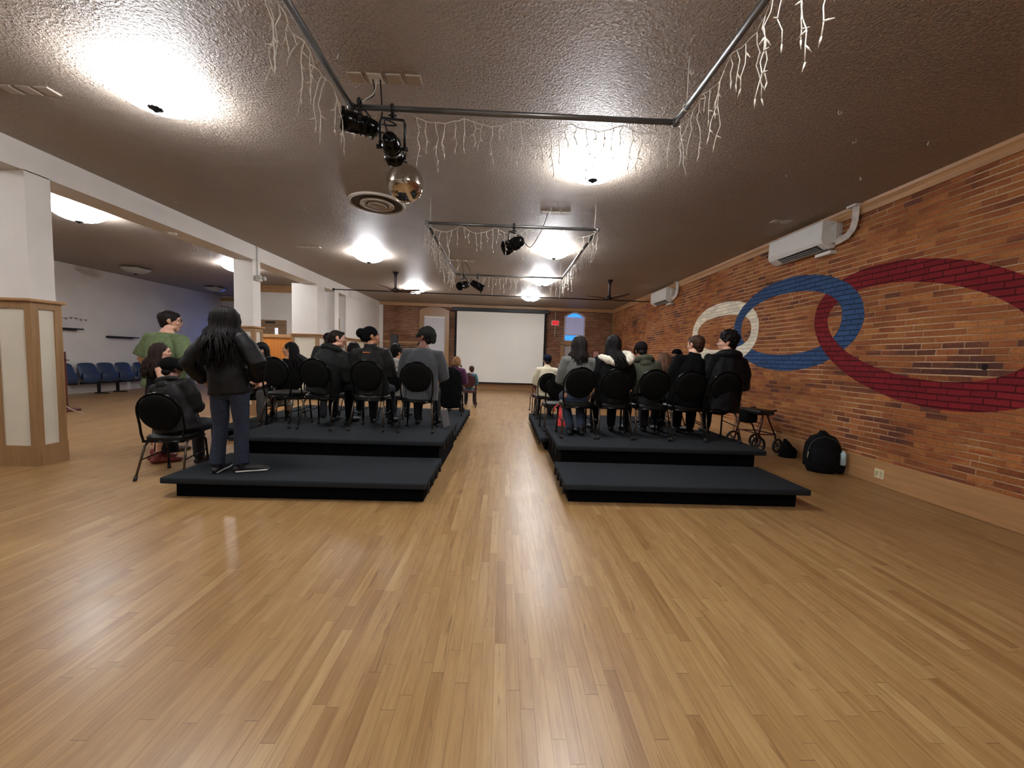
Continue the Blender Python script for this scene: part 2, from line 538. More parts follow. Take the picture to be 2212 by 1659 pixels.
fr.box(-hw - .08, -hw + .04, -.05, .1, -.08, 1.53).box(hw - .04, hw + .08, -.05, .1, -.08, 1.53).box(-hw, hw, -.05, .1, -.08, .02).box(-hw, hw, -.05, .1, 1.43, 1.53).box(-hw, hw, 0, .06, .70, .75)
fr.build('window_frame', M_door, win)
MB().box(-hw, hw, .03, .04, 0, 1.45).build('pane', glow('dusk_sky_pane', (84, 124, 240), 2.4, (60, 80, 120)), win)
# middle walls around the office box of the side bay
quadbox('wall_inner', -9.0, -5.55, 13.7, 13.85, 0, H, M_white, 'white wall with brown doors behind the wooden half wall', 'wall')
quadbox('wall_side', -9.1, -9.0, 13.7, 17.0, 0, H, M_white, 'white return wall closing the dark bay', 'wall')
quadbox('wall_stub', -6.12, XB, 11.3, 11.76, 0, 3.36, M_white, 'white boxed pier beside the orange wooden half wall', 'wall')
quadbox('wall_hall', XB - .2, XB, 13.3, YF, 0, 3.36, M_white, 'white side wall between pillar and brick end wall', 'wall')
quadbox('beam', XB - .42, XB, YB, YF, 3.35, H, M_white, 'long white ceiling beam carried by the pillars', 'beam')
quadbox('trim_1', XL, -9.0, 16.96, 17.0, 3.45, 3.6, M_trimx, 'wooden trim under the ceiling of the dark bay', 'trim')
quadbox('trim_2', -9.0, XB, 13.66, 13.70, 3.42, H, M_trimx, 'wooden trim above the white office wall', 'trim')
# far-left sliver past the first pillar
quadbox('wall_partition', -7.9, -7.15, 5.3, 5.5, 0, H, M_white, 'white partition with wooden cap left of the first pillar', 'wall')
quadbox('trim_3', -7.95, -7.1, 5.25, 5.3, 1.88, 2.02, M_trimx, 'wooden cap strip on the partition left of the pillar', 'trim')
quadbox('trim_4', -7.95, -7.1, 5.24, 5.3, 3.02, 3.16, mat_wood('dark_wood_rail', (120, 84, 58), 'x'), 'dark wooden strip high on the left partition', 'trim')
quadbox('trim_5', -7.9, -7.15, 5.27, 5.3, 0.15, 1.88, plain('olive_panel', (150, 138, 100), 0.6), 'olive panelling low on the left partition', 'trim')

# crown moulding, baseboards
cr = MB()
prof = [(XR, H - .14), (XR - .022, H - .14), (XR - .026, H - .075), (XR - .033, H - .065), (XR - .033, H - .055), (XR - .05, H - .035), (XR - .06, H), (XR, H)]
cr.prism([(p[0], p[1]) for p in prof], YB, YF, 'y')
tag(cr.build('trim_6', M_trim), 'light wooden crown moulding along the brick wall', 'trim', kind='structure')
quadbox('trim_7', XB, XR, YF - .04, YF, H - .13, H, M_trimx, 'light wooden crown moulding over the far brick wall', 'trim')
quadbox('trim_8', -5.3, -3.72, YF - .03, YF, 1.92, 1.99, M_trimx, 'thin wooden rail across the far brick wall', 'trim')
quadbox('trim_9', XB, -5.25, YF - .09, YF, 0, H - .13, M_white, 'white pilaster in the far left corner of the hall', 'trim')
quadbox('baseboard_right', XR - .022, XR, YB, YF, 0, 0.31, M_trim, 'tall light wooden baseboard under the brick wall', 'baseboard', 0.006)
quadbox('baseboard_far', XB, XR - .03, YF - .05, YF, 0, 0.30, M_trimx, 'tall wooden baseboard under the projection screen', 'baseboard', 0.006)
quadbox('trim_10', XR - .05, XR, YF - .09, YF - .04, .3, H - .13, M_trimz, 'thin wooden strip in the far right corner', 'trim')

# wainscot of cream panels in light wood frames, cap at 1.93 m
def wainscot_face(wood, cream, axis, fixed, a0, a1, out, z1=1.9, stiles=2, base=0.24):
    """framed panelling on the plane axis=fixed from a0 to a1, standing out by `out`"""
    def bx(mb, u0, u1, d0, d1, z0, zt, bev=0.0):
        lo, hi = sorted((fixed + d0 * out, fixed + d1 * out))
        if axis == 'y': mb.box(u0, u1, lo, hi, z0, zt, 0, bev)
        else: mb.box(lo, hi, u0, u1, z0, zt, 0, bev)
    w = min(0.075, (a1 - a0) * .18)
    bx(cream, a0 + .02, a1 - .02, 0, .4, base, z1 - .02)
    bx(wood, a0, a1, 0, 1.25, 0, base)
    bx(wood, a0, a1, 0, 1, z1 - .075, z1)
    k = max(2, stiles)
    for i in range(k):
        c = a0 + w / 2 + (a1 - a0 - w) * i / (k - 1)
        bx(wood, c - w / 2, c + w / 2, 0, 1, base, z1 - .075)

def column(y0, y1, label):
    t = thing('column', label, 'pillar', (0, 0, 0), kind='structure')
    x0 = XB - .40
    MB().box(x0, XB, y0, y1, 1.9, 3.36).build('shaft', M_white, t)
    wood, cream = MB(), MB()
    cream.box(x0, XB, y0, y1, 0, 1.9)
    o = 0.03
    wainscot_face(wood, cream, 'y', y0, x0 - .03, XB + .03, -o)
    wainscot_face(wood, cream, 'x', XB, y0, y1, o)
    wainscot_face(wood, cream, 'x', x0, y0, y1, -o)
    wainscot_face(wood, cream, 'y', y1, x0 - .03, XB + .03, o)
    wood.build('wainscot_frame', M_trimz, t)
    cream.build('cream_panel', M_panel, t)
    MB().box(x0 - .06, XB + .06, y0 - .06, y1 + .06, 1.9, 1.935, 0, .008).build('cap', M_trimx, t)
    return t
column(4.55, 4.80, 'nearest white pillar with wooden wainscot and two cream panels')
column(8.46, 8.72, 'second white pillar with wooden base behind the standing person')
column(12.45, 12.75, 'narrow white pillar beyond the boxed pier')
def wains(name, label, faces, capbox):
    t = thing(name, label, 'wainscot', (0, 0, 0), kind='structure')
    wood, cream = MB(), MB()
    for f in faces: wainscot_face(wood, cream, *f)
    wood.build('wainscot_frame', M_trimz, t); cream.build('cream_panel', M_panel, t)
    MB().box(*capbox, 0, .008).build('cap', M_trimx, t)
wains('trim_11', 'wainscot of cream panels round the boxed pier', [('y', 11.3, -6.12, XB + .03, -.03), ('x', XB, 11.3, 11.76, .03)], (-6.18, XB + .07, 11.23, 11.82, 1.9, 1.935))
wains('trim_12', 'wainscot of cream panels along the white hall wall', [('x', XB, 13.27, YF - .12, .03, 1.9, 5)], (XB - .1, XB + .07, 13.23, YF - .1, 1.9, 1.935))

# half wall of orange wood
hwall = thing('half_wall', 'orange wooden half wall between second pillar and boxed pier', 'partition', (-7.0, 11.75, 0), kind='structure')
MB().box(-.92, .86, -.04, .04, 0, 1.80).build('panel', M_orange, hwall)
MB().box(-.95, .88, -.08, .08, 1.80, 1.90, 0, .01).build('cap', M_trimx, hwall)

# doors of the inner wall
def door(name, label, x, y, w, z1, m, sign=False, slit=False):
    t = thing(name, label, 'door', (x, y, 0), kind='structure')
    f = MB()
    f.box(-w / 2 - .12, -w / 2, -.05, 0, 0, z1).box(w / 2, w / 2 + .12, -.05, 0, 0, z1).box(-w / 2 - .12, w / 2 + .12, -.05, 0, z1, z1 + .17)
    f.build('door_frame', m, t)
    d = MB(); d.box(-w / 2, w / 2, -.025, 0, 0, z1)
    d.box(-w / 2 + .18, w / 2 - .3, -.031, -.02, z1 - .16, z1 - .13)
    d.build('leaf', m, t)
    if slit:
        MB().box(w / 2 - .27, w / 2 - .16, -.034, -.02, 1.05, z1 - .1).build('vision_slit', glow('lit_corridor_glass', (235, 238, 250), 0.75), t)
    if sign:
        MB().box(-.18, .16, -.062, -.05, z1 + .05, z1 + .12, 0, .004).build('sign_plate', M_dark, t)
    MB().cyl((w / 2 - .07, -.07, 1.0), (w / 2 - .07, 0, 1.0), .028, .02).build('door_knob', M_pipe, t)
    return t
door('door_2', 'brown door with dark sign and lit glass slit', -8.12, 13.7, .80, 2.30, M_door, True, True)
door('door_3', 'narrow tan door seen past the far pillar', -5.80, 13.7, .26, 2.42, M_tan)
d1 = thing('door_1', 'wood framed door under the arched window', 'door', ((DX0 + DX1) / 2, YF + .04, 0), kind='structure')
w2 = (DX1 - DX0) / 2
f = MB(); f.box(-w2 - .12, -w2 + .02, -.1, .02, 0, 2.1).box(w2 - .02, w2 + .12, -.1, .02, 0, 2.1).box(-w2 - .12, w2 + .12, -.1, .02, 2.06, 2.2)
f.build('door_frame', M_trimz, d1)
MB().box(-w2, w2, 0, .05, 0, 2.08).box(-w2 + .12, w2 - .12, -.012, 0, .3, 1.98).build('leaf', plain('grey_door_paint', (168, 160, 158), 0.5), d1)
MB().cyl((-w2 + .08, -.06, 1.02), (-w2 + .08, 0, 1.02), .03, .02).build('door_knob', M_pipe, d1)

# arched window over the door
w2o = thing('window_2', 'arched window with half drawn white shade and blue sky', 'window', ((DX0 + DX1) / 2, YF + .05, 2.22), kind='structure')
f = MB()
f.box(-w2, -w2 + .055, -.06, .08, 0, zs - 2.22).box(w2 - .055, w2, -.06, .08, 0, zs - 2.22).box(-w2, w2, -.06, .08, 0, .05).box(-w2, w2, -.03, .05, .27, .30)
ao = []; ai = []
for i in range(17):
    t = i / 16
    ao.append((-w2 + 2 * w2 * t, zs - 2.22 + (zc - zs) * math.sin(PI * t)))
    ai.append((-w2 + .05 + (2 * w2 - .1) * t, zs - 2.27 + (zc - zs) * math.sin(PI * t)))
for i in range(16):
    f.prism([ao[i], ao[i + 1], ai[i + 1], ai[i]], -.06, .08, 'y')
f.build('window_frame', plain('lilac_white_window_paint', (186, 176, 182), 0.5), w2o)
pn = [(-w2 + .03, .03), (w2 - .03, .03), (w2 - .03, zs - 2.24)] + [(p[0], p[1]) for p in ai[::-1]] + [(-w2 + .03, zs - 2.24)]
MB().prism(pn, .06, .07, 'y').build('pane', glow('evening_sky_pane', (58, 150, 250), 1.25, (60, 110, 170)), w2o)
MB().box(-w2 + .06, w2 - .06, .015, .02, .30, zs - 2.22 - .02).build('shade', glow('backlit_shade', (120, 128, 190), 0.30, (190, 188, 196)), w2o)

# tall arched recess with white shade on the left of the screen
w3 = thing('window_3', 'tall window with arched wooden frame and white shade', 'window', (-3.03, YF, 0.55), kind='structure')
f = MB(); hw = .64
f.box(-hw, -hw + .19, -.10, 0, 0, 2.56).box(hw - .19, hw, -.10, 0, 0, 2.56).box(-hw, hw, -.14, 0, -.06, .06)
arcp = [(-hw, 2.80)] + [(-hw + 2 * hw * i / 14, 2.80 + .17 * math.sin(PI * i / 14)) for i in range(1, 14)] + [(hw, 2.80), (hw, 2.56), (-hw, 2.56)]
f.prism(arcp, -.10, 0, 'y')
f.build('window_frame', M_trimz, w3)
MB().box(-hw + .19, hw - .19, -.03, -.02, .06, 2.5).build('shade', M_shade, w3)
MB().box(-hw + .19, hw - .19, -.045, -.015, 2.48, 2.56).build('shade_roller', M_plastic, w3)

# ---------------------------------------------------------------- ceiling lamps
M_bowl = glow('lit_frosted_glass', (249, 251, 255), LAMP, (240, 238, 230))
M_bowl_off = plain('unlit_frosted_glass', (170, 168, 164), 0.2, var=0.01)
BULB = []
def make_lamp(name, label, glass, loc, group, lit=True):
    t = thing(name, label, 'ceiling lamp', loc, 0, group)
    b = MB()
    pr = [(0.035, -.185), (.10, -.177), (.17, -.160), (.235, -.133), (.285, -.100), (.318, -.072), (.335, -.058)]
    b.lathe(pr, 36)
    b.lathe([(.327, -.054), (.28, -.087), (.23, -.121), (.17, -.147), (.10, -.164), (.035, -.172)], 36)
    b.lathe([(.335, -.058), (.331, -.051), (.327, -.054)], 36)
    b.build('glass_bowl', glass, t)
    if lit:       # the bulbs above the glass bowl, lighting the ceiling through the open gap
        for k in range(2):
            ld = bpy.data.lights.new('bulb_light', 'POINT') if not BULB else BULB[0]
            if not BULB: BULB.append(ld)
            ld.energy = BULB_W; ld.color = (.97, .98, 1.0); ld.shadow_soft_size = .05
            lo = bpy.data.objects.new('bulb_light', ld); COL.objects.link(lo); lo.parent = t
            lo.location = (.13 * (1 if k else -1), 0, -.078)
    f = MB().lathe([(0, -.217), (.014, -.215), (.022, -.205), (.03, -.198), (.048, -.192), (.052, -.185), (.045, -.18), (0, -.178)], 20)
    for k in range(10):
        a = 2 * PI * k / 10
        f.ell((.05 * math.cos(a), .05 * math.sin(a), -.186), (.009, .009, .006), nu=6, nv=4)
    f.build('finial', M_blackmetal, t)
    MB().lathe([(0, -.03), (.05, -.028), (.065, -.012), (.07, 0)], 20).cyl((0, 0, -.18), (0, 0, -.02), .007, n=8).build('ceiling_mount', M_plastic, t)
    return t
L_ = 'glass bowl ceiling lamps'
lamp0 = make_lamp('ceiling_lamp', 'big lit glass bowl lamp nearest on the left of the black pipe frame', M_bowl, (-3.03, 3.50, H), L_)
for (x, y, lb) in [
    (0.94, 4.46, 'lit glass bowl lamp behind the near frame, hung across with light strings'),
    (-3.08, 8.85, 'lit glass bowl lamp just left of the far pipe frame, before the fan'),
    (0.95, 7.90, 'lit glass bowl lamp inside the far pipe frame beside its spotlight'),
    (1.01, 10.85, 'lit glass bowl lamp just past the rear pipe of the far frame'),
    (0.90, 13.90, 'lit glass bowl lamp above the projection screen, behind the black rod'),
    (-3.02, 13.10, 'lit glass bowl lamp behind the blades of the left ceiling fan'),
    (-7.12, 6.72, 'lit glass bowl lamp in the side bay right of the first pillar'),
    (-7.15, 10.56, 'lit glass bowl lamp in the side bay cut by the second pillar')]:
    dup(lamp0, (x, y, H), 0, lb)
# the rows of lamps carry on behind the photographer
for (x, y) in [(0.94, 1.0), (0.94, -2.4), (-3.05, -1.6), (-7.12, 2.6)]:
    dup(lamp0, (x, y, H), 0, 'glass bowl lamp of the rows behind the camera')
off = make_lamp('ceiling_lamp', 'unlit bowl lamp over the dark seats, first past the pillar', M_bowl_off, (-10.52, 11.35, H), 'unlit lamps of the side bay', False)
dup(off, (-10.57, 14.47, H), 0, 'unlit bowl lamp deepest in the dark side bay, over the blue glow')

# ---------------------------------------------------------------- ceiling plates, vent, hooks
M_plate = plain('taupe_cover_plate', (172, 160, 146), 0.35, var=0.02)
M_edge = plain('pale_plate_edge', (196, 188, 176), 0.4, var=0.02)
def plates(x, y, n, pitch, label, lit=0, w=.115, d=.115):
    t = thing('outlet_panel', label, 'ceiling outlets', (x, y, H), 0, 'ceiling outlet panels')
    for k in range(n):
        px = k * pitch
        p = MB().box(px, px + w, 0, d, -.008, 0, 1).box(px + .005, px + w - .005, .005, d - .005, -.011, -.007, 0)
        p.build('cover_plate', [M_plastic if k == lit else M_plate, M_edge], t)
    return t
plates(-1.31, 3.22, 4, .155, 'four square ceiling plates over the two near spotlights', 1)
plates(0.50, 5.93, 3, .15, 'three ceiling plates above the front pipe of the far frame', 0, .13, .10)
plates(-1.33, 9.10, 4, .155, 'row of ceiling plates over the two small far spotlights', 2)
plates(-4.46, 8.40, 4, .125, 'row of small ceiling plates beside the long white beam', 9)
plates(4.03, 5.88, 2, .16, 'pair of ceiling plates near the larger air conditioner', 9)
plates(-4.45, 3.58, 3, .16, 'ceiling plates at the left edge near the beam', 9)

t = thing('round_vent', 'round ceiling vent of concentric pale rings behind mirror ball', 'vent', (-1.93, 5.88, H))
MB().lathe([(.40, 0), (.405, -.012), (.395, -.03), (.372, -.034), (.36, -.02), (.36, 0)], 48).build('outer_ring', M_edge, t)
MB().lathe([(.36, -.012), (.22, -.006), (.0, -.006)], 48).build('back_plate', plain('black_vent_inside', (26, 26, 32), 0.5), t)
MB().lathe([(.235, -.008), (.24, -.03), (.225, -.045), (.15, -.03), (.15, -.008)], 40).lathe([(.235, -.012), (.15, -.012)], 40).build('middle_ring', M_plate, t)
MB().lathe([(.13, -.01), (.135, -.04), (.12, -.052), (.0, -.045)], 36).build('centre_disc', M_plate, t)
MB().lathe([(.128, -.045), (.137, -.05), (.128, -.056), (.119, -.05), (.128, -.045)], 36).lathe([(.232, -.036), (.241, -.041), (.232, -.048), (.222, -.041), (.232, -.036)], 40).build('ring_edges', M_edge, t)

hook0 = None
for (x, y, lb) in [
    (2.80, 3.39, 'white ceiling hook nearest to the right pipe of the near frame'),
    (3.32, 3.78, 'white ceiling hook in the middle of the bare ceiling on the right'),
    (4.01, 3.76, 'white ceiling hook closest to the nearest crown moulding'),
    (3.19, 4.52, 'faint white ceiling hook left of the larger air conditioner'),
    (4.04, 4.50, 'white ceiling hook above the white pipe cover of the near air conditioner'),
    (1.36, 3.02, 'white ceiling hook inside the corner of the near frame'),
    (-1.29, 3.03, 'white ceiling hook beside the left pipe of the near frame'),
    (-5.05, 6.12, 'white ceiling hook beside the beam, before the second pillar'),
    (-3.12, 6.16, 'white ceiling hook between mirror ball and long beam')]:
    if hook0 is None:
        m = MB().tube([(0, 0, 0), (0, 0, -.02)] + arc((.014, 0, -.02), .014, PI, PI * 2.25, 8), .003, 6)
        hook0 = tag(m.build('ceiling_hook', M_plastic, None, (x, y, H)), lb, 'hook', 'ceiling hooks')
    else:
        h = hook0.copy(); COL.objects.link(h); h.location = (x, y, H); h.rotation_euler.z = random.uniform(0, 6); h['label'] = lb

# ---------------------------------------------------------------- pipe frames
PZ = 3.30
def pipe_frame(label, x0, x1, y0, y1, hooks):
    t = thing('pipe_frame', label, 'pipe frame', (0, 0, 0), 0, 'square pipe frames hung below the ceiling')
    r = .021
    for p0, p1 in (((x0, y0), (x1, y0)), ((x0, y1), (x1, y1)), ((x0, y0), (x0, y1)), ((x1, y0), (x1, y1))):
        MB().cyl((p0[0], p0[1], PZ), (p1[0], p1[1], PZ), r, n=14).build('pipe', M_pipe, t)
    for (x, y) in ((x0, y0), (x1, y0), (x0, y1), (x1, y1)):
        MB().ell((x, y, PZ), (.033, .033, .033), nu=14, nv=10).build('corner_fitting', M_pipe, t)
    for (x, y) in hooks:
        MB().tube([(x, y, H), (x, y, PZ + .02)], .004, 6).tube(arc((x, y, PZ), .026, 0, 2 * PI, 12, 'xz'), .004, 6).build('hanger', M_wire, t)
    return t
F1 = (-1.21, 1.27, 0.64, 3.08)
F2 = (-1.14, 1.28, 5.60, 8.98)
pipe_frame('near dark pipe frame with two spotlights at its left corner', *F1, [(1.27, 2.9), (1.27, 1.6), (-1.21, 1.6)])
pipe_frame('far grey pipe frame with one spotlight on its front pipe', *F2, [(-1.09, 5.6), (1.24, 5.6), (1.24, 8.98), (-1.1, 8.98)])

# the long black rod near the far wall
t = thing('curtain_rod', 'long thin black rod hung across the hall before the screen', 'rod', (0, 11.9, 3.30))
MB().cyl((-5.12, -.12, 0), (4.46, .06, 0), .016, n=10).build('rod', M_blackmetal, t)
MB().ell((-5.14, -.12, 0), (.04, .04, .04)).build('finial', M_blackmetal, t)
for x in (-5.0, -3.25, -1.45, 0.3, 1.65):
    MB().cyl((x, -.02, 0), (x, -.02, H - 3.30), .005, n=6).build('hanger', M_wire, t)

# ---------------------------------------------------------------- icicle light strings
def icicle(label, p0, p1, n, group, lmin, lmax, seed, sag=.05):
    rnd = random.Random(seed)
    p0, p1 = Vector(p0), Vector(p1)
    t = thing('icicle_lights', label, 'string lights', p0, 0, group)
    d = p1 - p0
    side = Vector((-d.y, d.x, 0)).normalized()
    pts = []
    for i in range(n * 2 + 1):
        f = i / (n * 2)
        pts.append(d * f + Vector((0, 0, -.03 - sag * abs(math.sin(f * PI * 5)))) + side * rnd.uniform(-.012, .012))
    MB().tube(pts, .0035, 5).build('lead_wire', M_wire, t)
    for k in range(n):
        a = pts[2 * k + 1]
        ln = rnd.uniform(lmin, lmax) * rnd.choice((.45, .7, 1, 1, .85))
        m = MB()
        P = [a.copy()]; steps = max(3, int(ln / .055))
        q = a.copy(); sx = rnd.uniform(-1, 1)
        for s in range(steps):
            q = q + d.normalized() * rnd.uniform(-.022, .022) + side * rnd.uniform(-.02, .02) + Vector((0, 0, -ln / steps))
            P.append(q.copy())
        m.tube(P, .0030, 5)
        for s in range(1, len(P)):
            if s == len(P) - 1:
                dr = Vector((rnd.uniform(-.3, .3), rnd.uniform(-.3, .3), -1)).normalized()
            elif rnd.random() < .62:
                dr = Vector((rnd.uniform(-1, 1), rnd.uniform(-1, 1), -rnd.uniform(.2, .9))).normalized()
            else: continue
            m.loft([P[s], P[s] + dr * .016, P[s] + dr * .036], [.0042, .0048, .0014], n=6, mi=0, caps='flat')
            m.loft([P[s] + dr * .016, P[s] + dr * .042], [.0036, .001], n=6, mi=1, caps='flat')
        m.build('strand', [M_wire, M_bulb], t)
    return t
G_ = 'icicle light strings on the pipe frames'
z = PZ
icicle('icicle lights along the left pipe of the near frame', (F1[0] - .02, F1[3], z), (F1[0] - .02, 1.5, z), 20, G_, .18, .42, 1)
icicle('icicle lights along the right pipe of the near frame', (F1[1] + .02, F1[3], z), (F1[1] + .02, 1.3, z), 24, G_, .20, .46, 2)
icicle('icicle lights along the rear pipe of the near frame, across the bright lamp', (F1[0] + .45, F1[3] + .02, z), (F1[1], F1[3] + .02, z), 28, G_, .16, .40, 3)
icicle('icicle lights along the front pipe of the far frame', (F2[0], F2[2] - .02, z), (F2[1], F2[2] - .02, z), 30, G_, .15, .42, 4, .09)
icicle('icicle lights along the left pipe of the far frame', (F2[0] - .02, F2[2], z), (F2[0] - .02, F2[3], z), 34, G_, .22, .50, 5)
icicle('icicle lights along the right pipe of the far frame', (F2[1] + .02, F2[2], z), (F2[1] + .02, F2[3], z), 34, G_, .18, .44, 6)
icicle('icicle lights along the rear pipe of the far frame', (F2[0] + .3, F2[3] + .02, z), (F2[1], F2[3] + .02, z), 26, G_, .14, .34, 7)

# ---------------------------------------------------------------- spotlights
def spotlight(label, at, aim, size=1.0, rings=True, drop=.21):
    """black par can hung at `at` (on a pipe) with its body 0.22 below, aimed along `aim`"""
    at = Vector(at); aim = Vector(aim).normalized()
    t = thing('spotlight', label, 'spotlight', at, 0, 'black stage spotlights on the pipes')
    s = size
    MB().loft(arc((0, 0, 0), .03 * s, 0, 2 * PI, 14, 'yz')[:-1], [(.012 * s, .009 * s)] * 14, n=8, closed=True).box(-.013 * s, .013 * s, -.013 * s, .013 * s, -.075 * s, -.02 * s, 0, .003).cyl((-.03 * s, 0, -.05 * s), (.03 * s, 0, -.05 * s), .008 * s, n=10).build('clamp', M_blackmetal, t)
    c = Vector((0, 0, -drop * s))
    up = Vector((0, 0, 1))
    sd = aim.cross(up).normalized()
    q = MB()
    w = .095 * s
    hy = drop - .078
    q.loft([c + sd * w, c + sd * w + up * (hy - .03) * s, c + sd * w * .9 + up * hy * s, c - sd * w * .9 + up * hy * s, c - sd * w + up * (hy - .03) * s, c - sd * w], [(.011 * s, .004 * s)] * 6, up=aim, n=8, caps='flat')
    q.build('yoke', M_blackmetal, t)
    for k in (-1, 1):
        MB().cyl(c + sd * w * k * .8, c + sd * k * w * 1.28, .012 * s, .018 * s, n=10).build('yoke_knob', M_blackmetal, t)
    Z = aim; X = sd; Y = Z.cross(X)
    Mx = Matrix((X, Y, Z)).transposed().to_4x4(); Mx.translation = c
    b = MB()
    pr = [(0, -.145), (.035, -.143), (.052, -.132), (.062, -.10), (.068, -.06)]
    if rings: pr += [(.076, -.055), (.076, -.046), (.068, -.042), (.068, -.022), (.076, -.018), (.076, -.009), (.070, -.005)]
    pr += [(.074, .03), (.076, .11), (.083, .112), (.083, .128), (.074, .128), (.070, .02), (.0, .01)]
    b.lathe([(r * s, zz * s) for r, zz in pr], 24, M=Mx)
    b.build('can', M_gloss, t)
    h = MB()
    for k in range(3):
        a = 2 * PI * k / 3 + .5
        h.box(-.014 * s, .014 * s, .078 * s, .092 * s, .106 * s, .132 * s, 0, 0, Mx @ Matrix.Rotation(a, 4, 'Z'))
    h.build('gel_clip', M_blackmetal, t)
    return c + at - aim * .14 * s
e1 = spotlight('large spotlight with open end, at the left corner of the near frame', (-1.13, 3.03, PZ), (-.92, -.30, .06), .95, drop=.16)
e2 = spotlight('ringed spotlight aimed down at the mirror ball', (-.90, 3.08, PZ), (-.12, .97, -.06), 0.95, drop=.30)
e3 = spotlight('spotlight hung in the middle of the front pipe of the far frame', (0.09, 5.60, PZ), (-.62, .55, -.18), 1.2)
e4 = spotlight('left one of two small spotlights on the rear pipe of the far frame', (-.97, 8.98, PZ), (-.55, -.70, -.30), 1.15)
e5 = spotlight('right one of two small spotlights on the rear pipe of the far frame', (-.65, 8.98, PZ), (.80, .15, -.42), 1.15)
def cord(label, pts, r=.006, m=None, group='spotlight cords'):
    P = [Vector(p) for p in pts]; out = []
    Q = [P[0]] + P + [P[-1]]
    for i in range(1, len(Q) - 2):
        for k in range(6):
            u = k / 6
            a, b, c, d = Q[i - 1], Q[i], Q[i + 1], Q[i + 2]
            out.append(.5 * ((2 * b) + (c - a) * u + (2 * a - 5 * b + 4 * c - d) * u * u + (3 * b - a - 3 * c + d) * u ** 3))
    out.append(P[-1])
    return tag(MB().tube(out, r, 6).build('power_cord', m or M_rubber), label, 'cord', group)
cord('black cord from the near ceiling plates down to the large spotlight', [(-1.12, 3.28, H - .01), (-1.10, 3.25, 3.5), (-1.16, 3.12, 3.36), (-1.06, 3.05, 3.22), tuple(e1)])
cord('black cord from the near ceiling plates down to the ringed spotlight', [(-1.06, 3.28, H - .01), (-1.03, 3.22, 3.45), (-1.0, 3.14, 3.30), (-.99, 3.10, 3.2), (-.86, 3.04, 3.16), (-.93, 2.98, 3.16), tuple(e2)])
cord('black cord sagging between the two near spotlights', [tuple(e1), (-1.02, 2.98, 3.02), (-.96, 2.95, 3.06), tuple(e2)])
cord('brown cord from ceiling plate sagging to the far frame spotlight', [(.60, 5.98, H - .01), (.53, 5.8, 3.4), (.44, 5.6, 3.18), (.32, 5.45, 2.98), tuple(e3)], .006, plain('brown_cord', (60, 46, 40), .6))
cord('black cord from ceiling down to the left small far spotlight', [(-1.02, 9.14, H - .01), (-1.0, 9.08, 3.4), tuple(e4)])
cord('black cord looping down to the right small far spotlight', [(-.99, 9.14, H - .01), (-.85, 9.05, 3.45), (-.80, 9.0, 3.2), (-.86, 8.95, 3.0), tuple(e5)])
cord('white cord from near ceiling plate to the light strings', [(-1.09, 3.28, H - .01), (-1.09, 3.22, 3.5), (-1.13, 3.12, 3.38), (-1.19, 3.08, 3.30)], .004, M_wire)
cord('white cord from far ceiling plate to the light strings', [(-1.05, 9.14, H - .01), (-1.12, 9.05, 3.45), (-1.2, 8.98, 3.32)], .004, M_wire)

# ---------------------------------------------------------------- mirror ball
t = thing('mirror_ball', 'silver mirror ball hanging below the ceiling by the spotlights', 'mirror ball', (-1.145, 4.42, 3.325))
mb = MB()
nb, rb = 52, .20
for i in range(nb):
    p0, p1 = PI * i / nb + .002, PI * (i + 1) / nb - .002
    k = max(4, int(104 * math.sin((p0 + p1) / 2)))
    for j in range(k):
        a0, a1 = 2 * PI * j / k + .002, 2 * PI * (j + 1) / k - .002
        def pt(p, a): return Vector((rb * math.sin(p) * math.cos(a), rb * math.sin(p) * math.sin(a), rb * math.cos(p)))
        q = [pt(p0, a0), pt(p1, a0), pt(p1, a1), pt(p0, a1)]
        mb.add(q, [[0, 1, 2, 3]])
M_mirror = plain('mirror_facets', (212, 204, 190), 0.07, 1.0, var=0.0)
facets = mb.build('mirror_facets', M_mirror, t)
MB().ell((0, 0, 0), (rb * .985, rb * .985, rb * .985), nu=32, nv=20).build('core', plain('grey_ball_core', (110, 104, 96), .5), t)
MB().cyl((0, 0, rb - .005), (0, 0, rb + .03), .03, .02).cyl((0, 0, rb + .02), (0, 0, H - 3.325), .006, n=8).build('hanger', M_blackmetal, t)

# ---------------------------------------------------------------- ceiling fans
M_blade = mat_wood('dark_brown_fan_blade', (72, 48, 42), 'x', .45)
M_fanbody = plain('dark_bronze_fan_body', (34, 26, 28), .3, .5)
def fan(label, x, y, rz):
    t = thing('ceiling_fan', label, 'ceiling fan', (x, y, H), rz, 'three bladed ceiling fans')
    MB().lathe([(0, 0), (.085, 0), (.08, -.02), (.055, -.06), (.036, -.11), (.03, -.16), (.03, -.40), (.04, -.44)], 24).build('downrod', M_fanbody, t)
    MB().lathe([(.04, -.44), (.10, -.46), (.13, -.49), (.12, -.52), (.06, -.545), (0, -.55)], 24).build('motor_hub', M_fanbody, t)
    for k in range(3):
        a = 2 * PI * k / 3
        Mx = Matrix.Rotation(a, 4, 'Z')
        pts = [(.08, 0, -.50), (.2, .012, -.485), (.4, .02, -.47), (.6, .012, -.455), (.70, 0, -.445)]
        MB().loft(pts, [(.045, .016), (.075, .014), (.068, .012), (.050, .010), (.018, .006)], up=(0, .34, 1), n=12, caps='flat', M=Mx).build('blade', M_blade, t)
    return t
fan('dark three bladed ceiling fan near the white beam', -3.0, 10.7, rad(5))
fan('dark three bladed ceiling fan near the far air conditioner', 2.86, 10.7, rad(62))

